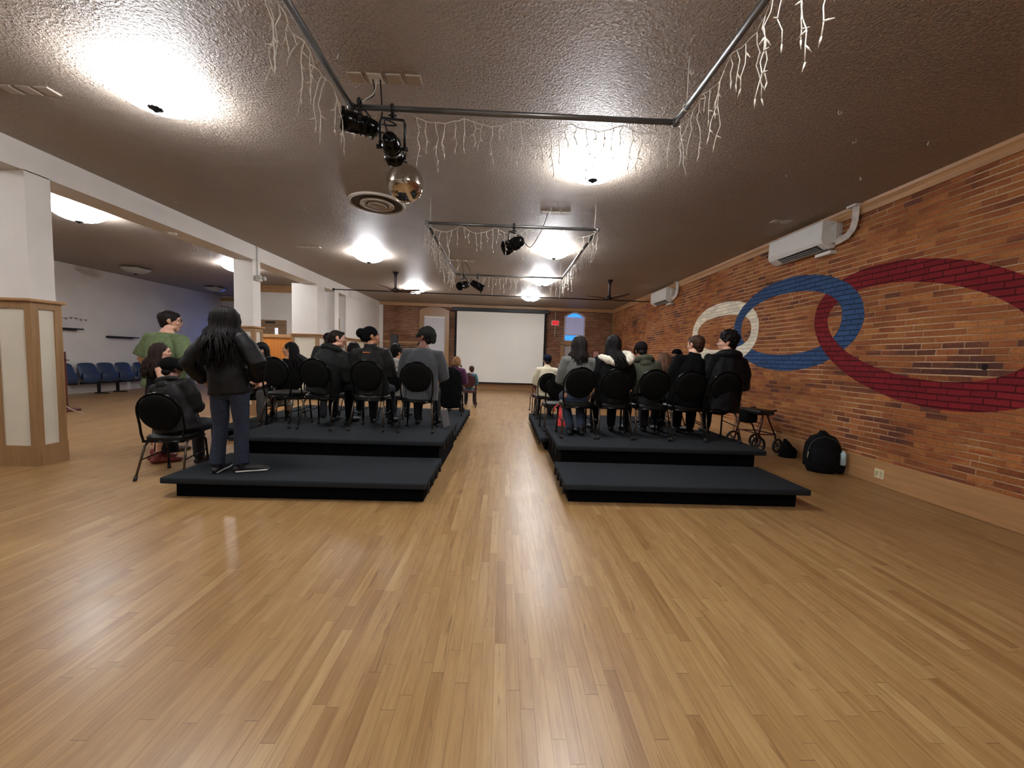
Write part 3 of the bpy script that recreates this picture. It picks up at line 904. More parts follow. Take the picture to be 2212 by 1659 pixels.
# ---------------------------------------------------------------- air conditioners on the brick wall
def aircon(label, y0, y1, pipe_label):
    t = thing('air_conditioner', label, 'air conditioner', (XR, y0, 0), 0, 'wall air conditioners')
    w = y1 - y0
    prof = [(0, 3.22), (0, 3.55), (-.20, 3.57), (-.225, 3.545), (-.225, 3.28), (-.20, 3.235), (-.09, 3.17), (-.04, 3.17)]
    MB().prism(prof, 0, w, 'y').build('body', M_plastic, t)
    MB().box(-.229, -.222, .03, w - .03, 3.30, 3.545, 0, .003).build('front_panel', M_plastic, t)
    vv = MB()
    vv.prism([(-.196, 3.229), (-.094, 3.169), (-.098, 3.163), (-.20, 3.223)], w * .10, w * .82, 'y', 0)
    vv.build('air_outlet', M_dark, t)
    lv = MB()
    for k in range(3):
        f = .2 + .3 * k
        lv.prism([(-.196 + .1 * f, 3.222 - .059 * f), (-.186 + .1 * f, 3.216 - .059 * f), (-.190 + .1 * f, 3.208 - .059 * f), (-.200 + .1 * f, 3.214 - .059 * f)], w * .11, w * .81, 'y')
    lv.build('louver', plain('grey_louver', (150, 150, 150), .4), t)
    MB().box(-.10, 0, -.09, .02, 3.23, 3.50, 0, .006).build('side_cover', plain('grey_white_plastic', (196, 192, 186), .5), t)
    d = MB()
    # flat white duct running out of the near side and curving up to the ceiling
    d.loft([(-.055, -.06, 3.25), (-.055, -.14, 3.255), (-.055, -.24, 3.28), (-.055, -.31, 3.345), (-.055, -.335, 3.43), (-.055, -.335, H)], [(.05, .05)] * 6, up=(1, 0, 0), n=4, caps='flat', smooth=False)
    d.box(-.13, 0, -.40, -.26, H - .03, H, 0, .004)
    d.build('pipe_cover', plain('duct_white', (214, 210, 204), .5), t)
    MB().box(-.10, 0, -.02, .26, 3.09, 3.14, 0, .004).build('drip_box', M_plastic, t)
    return t
aircon('larger looking white air conditioner, nearer on the brick wall', 5.58, 6.70, '')
aircon('farther white air conditioner where the black rod ends', 10.92, 12.05, '')

# ---------------------------------------------------------------- projection screen and far wall fittings
t = thing('projection_screen', 'large white projection screen pulled down in a black case', 'projection screen', (-.16, 16.62, 0))
MB().box(-2.10, 2.06, -.07, .08, 3.34, 3.50, 0, .02).build('case', M_dark, t)
for bx0 in (-1.7, 1.6):
    MB().box(bx0, bx0 + .06, .07, .278, 3.38, 3.46, 0, .004).build('wall_bracket', M_dark, t)
MB().box(-1.88, 1.86, -.005, .005, .34, 3.36).build('fabric', plain('screen_fabric', (226, 224, 216), .9, var=.01, scale=1.0), t)
for bx0 in (-1.97, 1.86):
    MB().box(bx0, bx0 + .09, -.007, .007, .32, 3.36).build('black_border', plain('black_screen_border', (8, 8, 8), .9), t)
MB().cyl((-2.0, 0, .31), (1.98, 0, .31), .028, n=12).build('bottom_bar', M_blackmetal, t)

t = thing('exit_sign', 'red exit sign on the brick beside the screen', 'exit sign', (2.20, YF - .03, 3.0))
MB().box(-.165, .165, -.035, .02, -.11, .11, 0, .006).build('housing', plain('pale_sign_housing', (228, 190, 184), .5), t)
MB().box(-.135, .135, -.040, -.034, -.085, .085).build('face', glow('red_sign_face', (240, 40, 52), .85, (190, 30, 40)), t)
def strokes(word, w, h, th):
    """block capitals as bars: (x0, x1, z0, z1) in a box w by h per letter"""
    S = {'E': [(0, th, 0, h), (0, w, 0, th), (0, w * .85, h / 2 - th / 2, h / 2 + th / 2), (0, w, h - th, h)],
         'I': [(w / 2 - th / 2, w / 2 + th / 2, 0, h)],
         'T': [(w / 2 - th / 2, w / 2 + th / 2, 0, h), (0, w, h - th, h)], 'X': []}
    return S[word]
lt = MB(); x = -.118; lw, lh, th = .05, .11, .014
for ch in 'EXIT':
    for (a, b, c, d) in strokes(ch, lw, lh, th):
        lt.box(x + a, x + b, -.043, -.040, -.055 + c, -.055 + d)
    if ch == 'X':
        for s in (1, -1):
            lt.prism([(x + (0 if s > 0 else lw - th), -.055), (x + (th if s > 0 else lw), -.055), (x + (lw if s > 0 else th), .055), (x + (lw - th if s > 0 else 0), .055)], -.043, -.040, 'y')
    x += lw + .012
lt.build('lettering', plain('dark_red_lettering', (120, 8, 20), .5), t)
MB().cyl((0, 0, .11), (0, 0, .50), .012, n=8).cyl((0, 0, -.11), (0, 0, -.62), .012, n=8).build('conduit', M_edge, t)

t = thing('alarm_box', 'red framed box with pale front on the far brick', 'alarm box', (4.03, YF - .02, 1.68))
MB().box(-.15, .15, -.08, .02, -.18, .18, 0, .01).build('case', plain('dull_red_case', (120, 52, 44), .5), t)
MB().box(-.11, .11, -.085, -.078, -.12, .14).build('face', plain('pale_red_face', (196, 150, 136), .5), t)
MB().cyl((0, -.10, -.05), (0, -.08, -.05), .02, n=12).build('button', M_dark, t)

t = thing('loudspeaker', 'black loudspeaker on a stand before the far brick wall', 'loudspeaker', (-4.23, 15.0, 0))
MB().box(-.125, .125, -.12, .14, 1.73, 2.18, 0, .02).build('cabinet', M_blackmetal, t)
MB().box(-.11, .11, -.128, -.118, 1.76, 2.15, 0, .004).build('grille', plain('speaker_grille', (40, 42, 40), .8), t)
MB().cyl((0, 0, .45), (0, 0, 1.74), .018, n=10).build('pole', M_blackmetal, t)
for k in range(3):
    a = 2 * PI * k / 3 + .4
    MB().cyl((0, 0, .55), (.5 * math.cos(a), .5 * math.sin(a), .015), .012, n=8).build('leg', M_blackmetal, t)

t = thing('emergency_light', 'white two headed emergency light with conduit on the second pillar', 'emergency light', (XB, 8.60, 2.98))
MB().box(0, .07, -.07, .10, -.06, .05, 0, .012).build('housing', M_plastic, t)
for k, dy in ((0, -.06), (1, .10)):
    Mx = Matrix.Translation((.10, dy, .01)) @ Matrix.Rotation(rad(90), 4, 'Y')
    MB().lathe([(0, -.04), (.035, -.035), (.05, 0), (.048, .02), (.0, .015)], 18, M=Mx).build('lamp_head', plain('grey_lamp_head', (180, 176, 170), .4), t)
MB().cyl((.02, .0, .05), (.02, .0, H - 2.98), .011, n=8).build('conduit', M_plastic, t)

t = thing('smoke_detector', 'white smoke detector under the long beam', 'smoke detector', (-5.6, 6.72, 3.35))
MB().lathe([(0, -.045), (.04, -.044), (.06, -.03), (.065, 0)], 20).build('cover', M_plastic, t)
MB().lathe([(.066, -.004), (.072, -.002), (.072, 0)], 20).build('base_ring', M_edge, t)

t = thing('wall_outlet', 'cream wall outlet on the baseboard by the backpack', 'outlet', (XR - .022, 4.61, .15))
MB().box(-.006, 0, -.06, .06, -.057, .057, 0, .003).build('plate', plain('cream_plate', (226, 214, 176), .4), t)
for dy in (-.028, .028):
    o = MB()
    o.box(-.009, -.006, dy - .017, dy + .017, -.035, .035, 0, .002)
    o.build('socket', plain('beige_socket', (190, 178, 140), .4), t)

# ---------------------------------------------------------------- dark side bay
t0 = None
for (y0, y1, lb) in [(10.6, 11.32, 'black wall shelf nearest the first pillar'), (12.12, 12.98, 'black wall shelf left of the person in the green shirt')]:
    t = thing('wall_shelf', lb, 'shelf', (XL, (y0 + y1) / 2, 1.86 if y0 < 11 else 1.70), 0, 'black wall shelves in the side bay')
    hw = (y1 - y0) / 2
    MB().box(0, .22, -hw, hw, -.035, 0, 0, .004).build('board', M_dark, t)
    MB().box(0, .02, -hw, hw, -.06, -.035).build('wall_cleat', M_dark, t)
b = MB().loft([(0, 0, .0), (0, 0, .10), (0, .02, .22), (0, .03, .30)], [(.09, .17), (.09, .17), (.06, .11), (.015, .03)], up=(0, 1, 0), n=14)
tag(organic('bag', b, plain('black_cloth_bag', (18, 17, 22), .8), None, .012, 2, .006, 1.0, (XL + .11, 10.66, 1.86)), 'black pointed bag on the wall shelf beside the first pillar', 'bag')
g = thing('garland', 'little paper garland strung on the white wall', 'garland', (XL + .01, 10.85, 2.15))
gp = [(0.0, .78 * i / 12, -.02 * math.sin(PI * i / 4)) for i in range(13)]
MB().tube(gp, .004, 5).build('string', plain('grey_string', (120, 108, 104), .8), g)
for i in range(1, 12, 2):
    MB().ell((.012, gp[i][1], gp[i][2] - .02), (.006, .028, .022), nu=8, nv=6).build('paper_leaf', plain('grey_paper', (128, 116, 112), .8), g)

def seat_unit(label, y):
    t = thing('theatre_seat', label, 'theatre seat', (XL + .42, y, 0), 0, 'row of navy folding seats')
    b = MB()
    b.loft([(-.10, -.215, .44), (-.16, -.215, .86)], [(.02, .02)] * 2, n=6)
    bm = MB()
    for k, (zz, xx, w) in enumerate([(.46, -.06, .23), (.60, -.08, .235), (.76, -.12, .225), (.84, -.15, .20), (.87, -.165, .15)]):
        pass
    bm.loft([(-.06, 0, .45), (-.08, 0, .58), (-.12, 0, .74), (-.15, 0, .84), (-.163, 0, .875)], [(.245, .035), (.25, .035), (.25, .032), (.235, .028), (.19, .02)], up=(1, 0, 0), n=16)
    bm.build('backrest', M_navy, t)
    MB().loft([(.0, 0, .36), (.02, 0, .48), (.0, 0, .60)], [(.24, .035), (.245, .045), (.235, .025)], up=(1, 0, 0), n=16).build('folded_seat', M_navy, t)
    MB().box(-.09, .0, -.25, .25, .29, .35, 0, .008).build('beam', M_blackmetal, t)
    return t
s0 = None
ys = [10.15, 10.67, 11.27, 11.79, 12.31, 12.9, 13.42]
names = ['navy folding seat half hidden by the red post', 'navy folding seat right beside the red post', 'middle navy folding seat under the gap between shelves',
         'navy folding seat fourth from the red post', 'navy folding seat just left of the green shirted person', 'navy folding seat behind the green shirted person', 'navy folding seat deepest behind the standing person']
for y, lb in zip(ys, names):
    s0 = seat_unit(lb, y) if s0 is None else (dup(s0, (XL + .42, y, 0), 0, lb) and s0)
rb = thing('seat_stand', 'black steel stands under the navy seat row', 'stand', (XL + .42, 0, 0))
for y in (10.4, 11.5, 12.05, 13.2):
    MB().box(-.07, -.02, y - .03, y + .03, .02, .29).box(-.16, .22, y - .03, y + .03, 0, .03, 0, .004).build('leg', M_blackmetal, rb)

M_maroon = mat_wood('dark_red_wood', (78, 34, 30), 'z')
t = thing('wooden_post', 'dark red wooden post stand behind the first pillar', 'post', (-9.28, 8.30, 0))
MB().box(-.05, .05, -.05, .05, .04, 1.26, 0, .008).build('post', M_maroon, t)
MB().box(-.20, .20, -.16, .16, 0, .05, 0, .01).build('foot', M_maroon, t)
MB().cyl((.0, 0, 1.10), (.15, 0, 1.08), .014, .01, n=10).cyl((0, 0, 1.10), (-.15, 0, 1.08), .014, .01, n=10).build('peg', M_maroon, t)
MB().ell((-.03, -.06, 1.10), (.05, .04, .05), nu=12, nv=8).build('knob', plain('pale_knob', (170, 150, 136), .5), t)
cord('white cord trailing on the floor from the red post', [(-9.22, 8.2, .30), (-9.05, 8.15, .12), (-8.8, 8.12, .03), (-8.65, 8.1, .008)], .006, M_wire, 'floor cords')

# maroon chair with a black coat at the left edge
t = thing('wooden_chair', 'maroon wooden chair at the left edge with coat', 'chair', (-6.72, 4.95, 0), rad(12))
MB().box(-.2, .2, -.2, .2, .42, .47, 0, .012).build('seat', M_maroon, t)
for sx in (-1, 1):
    for sy in (-1, 1):
        MB().loft([(.17 * sx, .17 * sy, .43), (.19 * sx, .19 * sy, 0)], [.02, .016], n=8, caps='flat').build('leg', M_maroon, t)
MB().loft([(0, -.18, .47), (0, -.22, .72), (0, -.26, .92)], [(.19, .015), (.19, .015), (.17, .014)], up=(0, 1, 0), n=12).build('backrest', M_maroon, t)
ct = MB().loft([(0, -.25, .52), (0, -.25, .75), (0, -.245, .93), (0, -.235, 1.0)], [(.21, .06), (.23, .07), (.20, .07), (.09, .04)], up=(0, 1, 0), n=18)
c = tag(organic('coat', ct, plain('black_coat_cloth', (16, 16, 18), .9, spec=.08), None, .012, 2, .010, 2.0, (-6.72, 4.95, 0)), 'black coat hung over the maroon chair at left edge', 'coat')
c.rotation_euler.z = rad(12)

# ---------------------------------------------------------------- carpeted risers
def riser(label, x0, x1, y0, y1, top, lip_l=.09, lip_r=.05, front=.06, clips=0, clip_side=1):
    t = thing('riser', label, 'riser platform', ((x0 + x1) / 2, (y0 + y1) / 2, 0), 0, 'carpeted black risers')
    hx, hy = (x1 - x0) / 2, (y1 - y0) / 2
    MB().box(-hx, hx, -hy, hy, top - .062, top, 0, .012, seg=2).build('deck', M_carpet, t)
    MB().box(-hx + lip_l, hx - lip_r, -hy + front, hy - .005, 0, top - .062).build('skirt', M_skirt, t)
    for k in range(clips):
        y = -hy + (2 * hy) * (k + .5) / clips
        x = hx - .004 if clip_side > 0 else -hx + .004
        MB().box(x - .012, x + .012, y - .022, y + .022, top - .13, top - .03, 0, .003).build('clip', M_rubber, t)
    return t
riser('lower black carpet step of the left block, standing person on it', -3.24, -.71, 3.66, 4.62, .20, .11, .04, clips=4)
riser('tall back tier of the left block under the four chairs', -3.27, -.71, 4.62, 6.08, .40, .09, .05, .05, clips=5)
riser('low front tier of the left block behind the four chairs', -4.55, -.74, 6.08, 8.92, .20, clips=9)
riser('lower black carpet step of the right block', .655, 3.175, 3.76, 4.60, .20, .05, .11, clips=4, clip_side=-1)
riser('tall back tier of the right block under the row of five chairs', .69, 3.28, 4.60, 5.96, .40, .05, .12, .05, clips=5, clip_side=-1)
riser('low front tier of the right block, empty chair on it', .61, 3.6, 5.96, 8.62, .20, clips=9, clip_side=-1)

# ---------------------------------------------------------------- banquet chairs
M_vinyl = plain('black_vinyl', (18, 18, 17), 0.42, var=0.08, scale=30, bump=.12, bscale=150, spec=.3)
M_backcloth = plain('black_back_cloth', (15, 15, 14), 0.8, var=0.1, scale=60, spec=.08)
M_bronze = plain('bronze_chair_tube', (92, 80, 70), 0.3, .85, var=.05)
def make_chair(label, loc, rz, vin, cloth, tube_u, tube_l):
    t = thing('banquet_chair', label, 'chair', loc, rz, 'round backed banquet chairs')
    # seat pad
    out = []
    for i in range(28):
        a = 2 * PI * i / 28
        cx, cy = math.cos(a), math.sin(a)
        out.append((.215 * math.copysign(abs(cx) ** .55, cx), .01 + .21 * math.copysign(abs(cy) ** .55, cy)))
    m = MB()
    for z0, z1, k0, k1 in ((.405, .42, .95, 1.0), (.42, .455, 1.0, 1.0), (.455, .473, 1.0, .93), (.473, .48, .93, .7), (.48, .482, .7, .0)):
        vs = [(x * k0, y * k0, z0) for x, y in out] + [(x * k1, y * k1, z1) for x, y in out]
        m.add(vs, [[k, (k + 1) % 28, 28 + (k + 1) % 28, 28 + k] for k in range(28)], 0, True)
    m.add([(x * .95, y * .95, .405) for x, y in out], [list(range(28))[::-1]])
    m.build('seat', vin, t)
    # round back pad, leaning slightly back
    tilt = Matrix.Translation((0, -.235, .735)) @ Matrix.Rotation(rad(11), 4, 'X')
    d = MB()
    Mx = tilt @ Matrix.Rotation(rad(90), 4, 'X')
    Sx = Matrix.Diagonal((1.0, 1.03, 1, 1))
    d.lathe([(0, .030), (.10, .030), (.165, .026), (.192, .016), (.198, 0), (.194, -.014), (.18, -.02), (.10, -.022), (0, -.022)], 36, M=Mx @ Sx)
    d.build('backrest', cloth, t)
    # arched frame round the pad down to the rear legs
    P = [Vector((-.185, -.20, .42)), Vector((-.205, -.20, .50)), Vector((-.212, -.205, .60))]
    for i in range(13):
        a = PI - PI * i / 12
        P.append(tilt @ Vector((.214 * math.cos(a), 0, .215 * math.sin(a))))
    P += [Vector((.212, -.205, .60)), Vector((.205, -.20, .50)), Vector((.185, -.20, .42))]
    MB().tube(P, .0115, 8).build('back_frame', tube_u, t)
    MB().tube([(-.19, -.2, .41), (-.19, .19, .41), (.19, .19, .41), (.19, -.2, .41)], .011, 8, closed=True).build('seat_frame', tube_u, t)
    for s in (-1, 1):
        lg = MB().tube([(s * .19, -.10, .41), (s * .20, -.16, .36), (s * .225, -.262, .035)], .0115, 8).build('leg', tube_l, t)
        MB().cyl((s * .224, -.258, .05), (s * .229, -.273, 0), .0165, .0175, 10).build('rubber_foot', M_rubber, lg)
        lg = MB().tube([(s * .19, .15, .41), (s * .20, .185, .36), (s * .212, .215, .035)], .0115, 8).build('leg', tube_u, t)
        MB().cyl((s * .212, .213, .05), (s * .214, .219, 0), .0165, .0175, 10).build('rubber_foot', M_rubber, lg)
        MB().tube([(s * .213, -.205, .21), (s * .206, .195, .24)], .007, 6).build('stretcher', tube_u, t)
    return t
CH = [  # x, y of the seat, base height, turn, label
    (1.01, 5.27, .40, 2, 'banquet chair of the person in the grey sweater, first in the right row'),
    (1.51, 5.27, .40, 0, 'banquet chair of the person with white fur hood'),
    (2.01, 5.27, .40, -1, 'banquet chair of the person in the green hoodie, middle of the row'),
    (2.49, 5.27, .40, 0, 'banquet chair of the person with short brown hair'),
    (2.97, 5.26, .40, -2, 'banquet chair of the person with glasses, beside the walker'),
    (-3.03, 5.48, .40, -10, 'empty banquet chair on the left tier right of the standing person'),
    (-2.46, 5.36, .40, -5, 'banquet chair of the dark haired person in a black puffer jacket'),
    (-1.80, 5.36, .40, 0, 'banquet chair of the person with black headwrap'),
    (-1.15, 5.35, .40, 1, 'banquet chair of the bearded person in beanie'),
    (-3.70, 4.405, 0, 8, 'banquet chair on the wooden floor left of the standing person'),
    (.93, 6.80, .20, 6, 'empty banquet chair on the low right tier beside a red bag'),
    (.92, 8.10, .20, 4, 'banquet chair of the person in cream coat and navy beanie'),
    (-1.07, 8.22, .20, 0, 'banquet chair of the person in purple, black coat over it'),
    (-3.75, 6.78, .20, 40, 'banquet chair of the person with long straight hair and bare arm'),
    (-4.20, 6.60, .20, 200, 'banquet chair of the person with fringe facing the camera'),
    (-2.02, 7.22, .20, 0, 'banquet chair of the person in the pale grey hoodie'),
    (-2.72, 7.22, .20, 0, 'banquet chair seen only through legs behind the puffer jacket'),
    (2.92, 7.2, .20, 0, 'banquet chair of the person with wavy brown hair'),
    (3.30, 7.6, .20, 30, 'banquet chair of the person in the black cap'),
]
M_red = plain('burgundy_vinyl', (62, 20, 26), .45, var=.06)
M_redtube = plain('burgundy_tube', (62, 24, 24), .35, .3, var=.05)
ch0 = None
for x, y, b, rz, lb in CH:
    if ch0 is None: ch0 = make_chair(lb, (x, y, b), rad(rz), M_vinyl, M_backcloth, M_gloss, M_bronze)
    else: dup(ch0, (x, y, b), rad(rz), lb)
chr0 = make_chair('burgundy banquet chair of the person in teal by the aisle', (-.98, 11.1, 0), 0, M_red, M_red, M_redtube, M_redtube)
dup(chr0, (.99, 10.35, 0), rad(6), 'burgundy banquet chair at the aisle before the cream coat')
ct = MB().loft([(0, -.30, .20), (0, -.30, .45), (0, -.295, .70), (0, -.28, .90), (0, -.26, .965)], [(.20, .05), (.235, .06), (.245, .055), (.20, .05), (.10, .04)], up=(0, 1, 0), n=20)
tag(organic('coat', ct, MATS['black_coat_cloth'], None, .012, 2, .010, 3.0, (-1.07, 8.22, .20)), 'long black coat draped behind the person in purple', 'coat')

# ---------------------------------------------------------------- rollator walker
M_redframe = plain('dark_red_walker_tube', (66, 18, 20), .3, .5, var=.05)
w = thing('rollator_walker', 'red framed wheeled walker with black seat by the brick wall', 'walker', (4.33, 6.40, 0), rad(-78))
def wheel(name, x, y, r, parent, yaw=0.0):
    Mx = Matrix.Translation((x, y, r)) @ Matrix.Rotation(yaw, 4, 'Z') @ Matrix.Rotation(rad(90), 4, 'Y')
    o = MB().lathe([(r - .03, -.014), (r - .008, -.018), (r, -.008), (r, .008), (r - .008, .018), (r - .03, .014), (r - .03, -.014)], 28, M=Mx).build(name, M_rubber, parent)
    h = MB().lathe([(0, -.022), (.022, -.022), (.022, .022), (0, .022)], 14, M=Mx)
    for k in range(5):
        a = 2 * PI * k / 5
        h.box(.015, r - .026, -.008, .008, -.006, .006, 0, 0, Mx @ Matrix.Rotation(a, 4, 'Z'))
    h.build('wheel_hub', plain('grey_wheel_hub', (58, 58, 60), .4), o)
for sx in (-1, 1):
    wheel('wheel', .22 * sx, .24, .12, w, .15 * sx); wheel('wheel', .26 * sx, -.20, .145, w)
    MB().tube([(.19 * sx, .24, .14), (.20 * sx, .20, .28), (.20 * sx, .04, .56), (.20 * sx, -.02, .68)], .014, 8).build('front_leg', M_redframe, w)
    MB().tube([(.23 * sx, -.20, .16), (.22 * sx, -.13, .45), (.21 * sx, -.08, .68)], .014, 8).build('rear_leg', M_redframe, w)
    MB().tube([(.215 * sx, .02, .62), (.215 * sx, .10, .68), (.21 * sx, .13, .70)], .012, 8).loft([(.21 * sx, .09, .70), (.21 * sx, .17, .71)], [.019, .017], n=8).build('handle', M_blackmetal, w)
    MB().tube([(.225 * sx, -.16, .32), (.20 * sx, .20, .30)], .010, 8).build('side_brace', M_redframe, w)
    MB().tube([(.21 * sx, -.1, .62), (.23 * sx, -.2, .45), (.235 * sx, -.22, .3)], .004, 5).build('brake_cable', M_rubber, w)
MB().box(-.22, .22, -.16, .14, .63, .71, 0, .025, seg=2).build('seat', M_vinyl, w)
MB().box(-.20, -.02, -.18, .06, .46, .64, 0, .03, seg=2).build('pouch', plain('black_nylon', (12, 12, 13), .8, spec=.1), w)
MB().tube([(-.225, -.16, .33), (.225, -.16, .33)], .010, 8).tube([(-.20, .19, .31), (.20, .19, .31)], .010, 8).build('cross_brace', M_redframe, w)
MB().cyl((.19, .215, .30), (.19, .205, .36), .010, .010).build('chrome_clip', plain('bright_chrome', (230, 230, 230), .12, 1.0), w)
b = MB().loft([(0, 0, .0), (.01, 0, .09), (-.03, 0, .2), (-.06, 0, .27)], [(.13, .10), (.12, .09), (.06, .06), (.02, .02)], up=(0, 1, 0), n=14)
tag(organic('dark_bag', b, plain('dark_bag_cloth', (16, 15, 16), .85, spec=.1), None, .010, 2, .012, 4.0, (4.60, 5.98, 0)), 'small slumped dark bag on the floor behind the walker', 'bag')

# ---------------------------------------------------------------- backpack
bp = thing('backpack', 'black backpack with pale bottle leaning by the baseboard', 'backpack', (4.47, 5.17, 0), rad(-20))
m = MB().loft([(0, 0, .03), (0, 0, .12), (0, .005, .26), (0, .015, .40), (0, .03, .49), (0, .04, .525)], [(.18, .11), (.205, .125), (.215, .12), (.195, .105), (.14, .075), (.07, .035)], up=(0, 1, 0), n=24)
M_nylon = plain('black_backpack_cloth', (14, 14, 16), .8, var=.12, scale=40, bump=.3, bscale=160, spec=.15)
organic('main_bag', m, M_nylon, bp, .010, 3, .006, 1.5)
mp_ = MB().loft([(-.02, -.10, .05), (-.02, -.12, .16), (-.02, -.11, .27), (-.02, -.09, .33)], [(.13, .045), (.145, .055), (.14, .05), (.10, .03)], up=(0, 1, 0), n=18)
organic('front_pocket', mp_, M_nylon, bp, .009, 3, .005, 2.5)
MB().loft([(.20, -.02, .05), (.215, -.02, .15), (.205, -.02, .25)], [(.05, .055), (.05, .055), (.045, .05)], up=(0, 1, 0), n=12).build('side_pocket', M_nylon, bp)
MB().lathe([(0, 0), (.034, .0), (.036, .02), (.036, .15), (.03, .165), (.016, .175), (.016, .195), (0, .196)], 16, c=(.215, -.05, .13)).build('water_bottle', plain('pale_blue_bottle', (176, 196, 200), .25), bp)
MB().tube([(-.05, .05, .50), (-.03, .06, .56), (.03, .06, .56), (.05, .05, .50)], .011, 8).build('top_handle', M_nylon, bp)
for s in (-1, 1):
    MB().loft([(s * .09, .11, .47), (s * .13, .17, .36), (s * .15, .16, .2), (s * .16, .10, .06)], [(.028, .008)] * 4, up=(0, 1, 0), n=8).build('shoulder_strap', M_nylon, bp)
MB().tube([(-.19, -.06, .16), (-.205, -.075, .26), (-.17, -.075, .40), (-.1, -.06, .47), (0, -.05, .50), (.1, -.06, .47), (.16, -.075, .40)], .006, 6).build('zip', plain('zip_tape', (52, 52, 54), .5), bp)
MB().cyl((-.205, -.09, .2), (-.2, -.095, .28), .006, .006, 8).build('pale_toggle', plain('cream_toggle', (200, 190, 160), .5), bp)

# ---------------------------------------------------------------- small things on the risers
b = thing('red_bag', 'bright red cloth bag slumped by the empty chair of the low right tier', 'bag', (.99, 6.32, .20))
sk_ = MB().loft([(0, 0, .02), (.02, 0, .12), (.01, .01, .28), (.0, .02, .42), (-.02, .02, .50)], [(.09, .07), (.10, .08), (.075, .06), (.05, .035), (.02, .015)], up=(0, 1, 0), n=16)
organic('sack', sk_, plain('red_nylon', (222, 62, 62), .55, var=.12, scale=16, bump=.5, bscale=25), b, .009, 2, .016, 5.0)
MB().tube([(.02, -.02, .46), (-.06, -.02, .50), (-.12, -.02, .45), (-.13, -.03, .38)], .012, 8).tube([(.08, -.04, .05), (.14, -.06, .02), (.19, -.07, .012)], .012, 8).build('strap', MATS['red_nylon'], b)
can = thing('drink_can', 'silver topped drink can on the low left tier behind the bearded person', 'can', (-1.50, 7.1, .20))
MB().lathe([(0, 0), (.026, 0), (.033, .008), (.033, .112), (.028, .12)], 20).build('body', plain('dark_can', (46, 46, 50), .3, .6), can)
MB().lathe([(.0285, .119), (.028, .124), (.024, .121), (0, .119)], 20).build('lid', plain('can_lid', (190, 190, 190), .25, .9), can)
tb = thing('tablet', 'grey tablet leaning by the legs of the bearded person', 'tablet', (-.80, 5.62, .40), rad(70))
Mx = Matrix.Rotation(rad(-14), 4, 'X')
MB().box(-.10, .10, -.006, .006, 0, .26, 0, .004, Mx).build('case', plain('grey_tablet_case', (92, 92, 92), .5), tb)
MB().box(-.088, .088, -.009, -.005, .012, .248, 0, 0, Mx).build('screen', plain('dark_screen', (88, 88, 90), .45), tb)
bt = thing('water_bottle', 'clear water bottle standing behind the legs of the headwrap person', 'bottle', (-1.83, 6.35, .20))
MB().lathe([(0, 0), (.03, 0), (.033, .02), (.031, .1), (.033, .16), (.014, .2)], 18).build('body', plain('clear_bottle', (150, 160, 162), .15, var=.02), bt)
MB().lathe([(.015, .198), (.015, .222), (0, .223)], 14).build('cap', M_plastic, bt)

# ---------------------------------------------------------------- people
def skin_mat(c):
    k = 'skin_%d_%d_%d' % c
    if k in MATS: return MATS[k]
    m = plain(k, c, .5, var=.05, scale=14, bump=.08, bscale=200)
    b = m.node_tree.nodes['Principled BSDF']
    b.inputs['Subsurface Weight'].default_value = .12
    b.inputs['Subsurface Radius'].default_value = (.012, .005, .003)
    return m
def cloth(c, kind='cloth'):
    k = '%s_%d_%d_%d' % (kind, c[0], c[1], c[2])
    dk = max(c) < 45
    if kind == 'leather': return plain(k, c, .52, var=.12, scale=18, bump=.25, bscale=90, spec=.2)
    if kind == 'nylon': return plain(k, c, .6, var=.1, scale=14, bump=.2, bscale=60, spec=.12 if dk else .25)
    if kind == 'denim': return plain(k, c, .9, var=.14, scale=30, bump=.25, bscale=320)
    if kind == 'knit': return plain(k, c, .95, var=.08, scale=50, bump=.4, bscale=260, sheen=.2)
    if kind == 'fur': return plain(k, c, .95, var=.12, scale=60, bump=1.0, bscale=120, sheen=.4)
    return plain(k, c, .85, var=.08, scale=24, bump=.2, bscale=220, spec=.06 if dk else .25)
def hair_mat(c):
    k = 'hair_%d_%d_%d' % c
    return plain(k, c, .55, var=.22, scale=30, bump=.35, bscale=120, stretch=(1, 1, .12), spec=.12)

def lerp(a, b, t): return a + (b - a) * t

def hand(mb, w, d, n, side, s, curl):
    """palm, four unequal bent fingers and a thumb from wrist w along d; n = back of the hand"""
    d = d.normalized(); n = (n - d * n.dot(d)).normalized(); t = d.cross(n)
    mb.loft([w - d * .02 * s, w + d * .02 * s, w + d * .055 * s, w + d * .088 * s],
            [(.026 * s, .020 * s), (.034 * s, .018 * s), (.041 * s, .017 * s), (.040 * s, .013 * s)], up=n, n=10)
    for i, ln in enumerate((.070, .080, .074, .058)):
        k = side * (.030 - .020 * i)
        p = w + d * (.084 - (.004 if i in (0, 3) else 0) - (.006 if i == 3 else 0)) * s + t * k * s
        dd = (d + t * k * 1.6).normalized()
        P = [p.copy()]; ang = 0
        for j, fr in enumerate((.42, .33, .25)):
            ang += curl * (.75, 1.0, .8)[j] * (1 + .12 * i)
            v = (dd * math.cos(ang) - n * math.sin(ang)).normalized()
            p = p + v * ln * fr * s
            P.append(p.copy())
        mb.loft(P, [.0092 * s, .0088 * s, .0082 * s, .0066 * s], n=8)
    p = w + d * .030 * s + t * side * .026 * s
    v1 = (d * .62 + t * side * .72 - n * .30).normalized()
    v2 = (d * .86 + t * side * .28 - n * .42).normalized()
    mb.loft([p, p + v1 * .036 * s, p + v1 * .036 * s + v2 * .030 * s, p + v1 * .036 * s + v2 * .052 * s], [.0135 * s, .0115 * s, .0098 * s, .0070 * s], n=8)

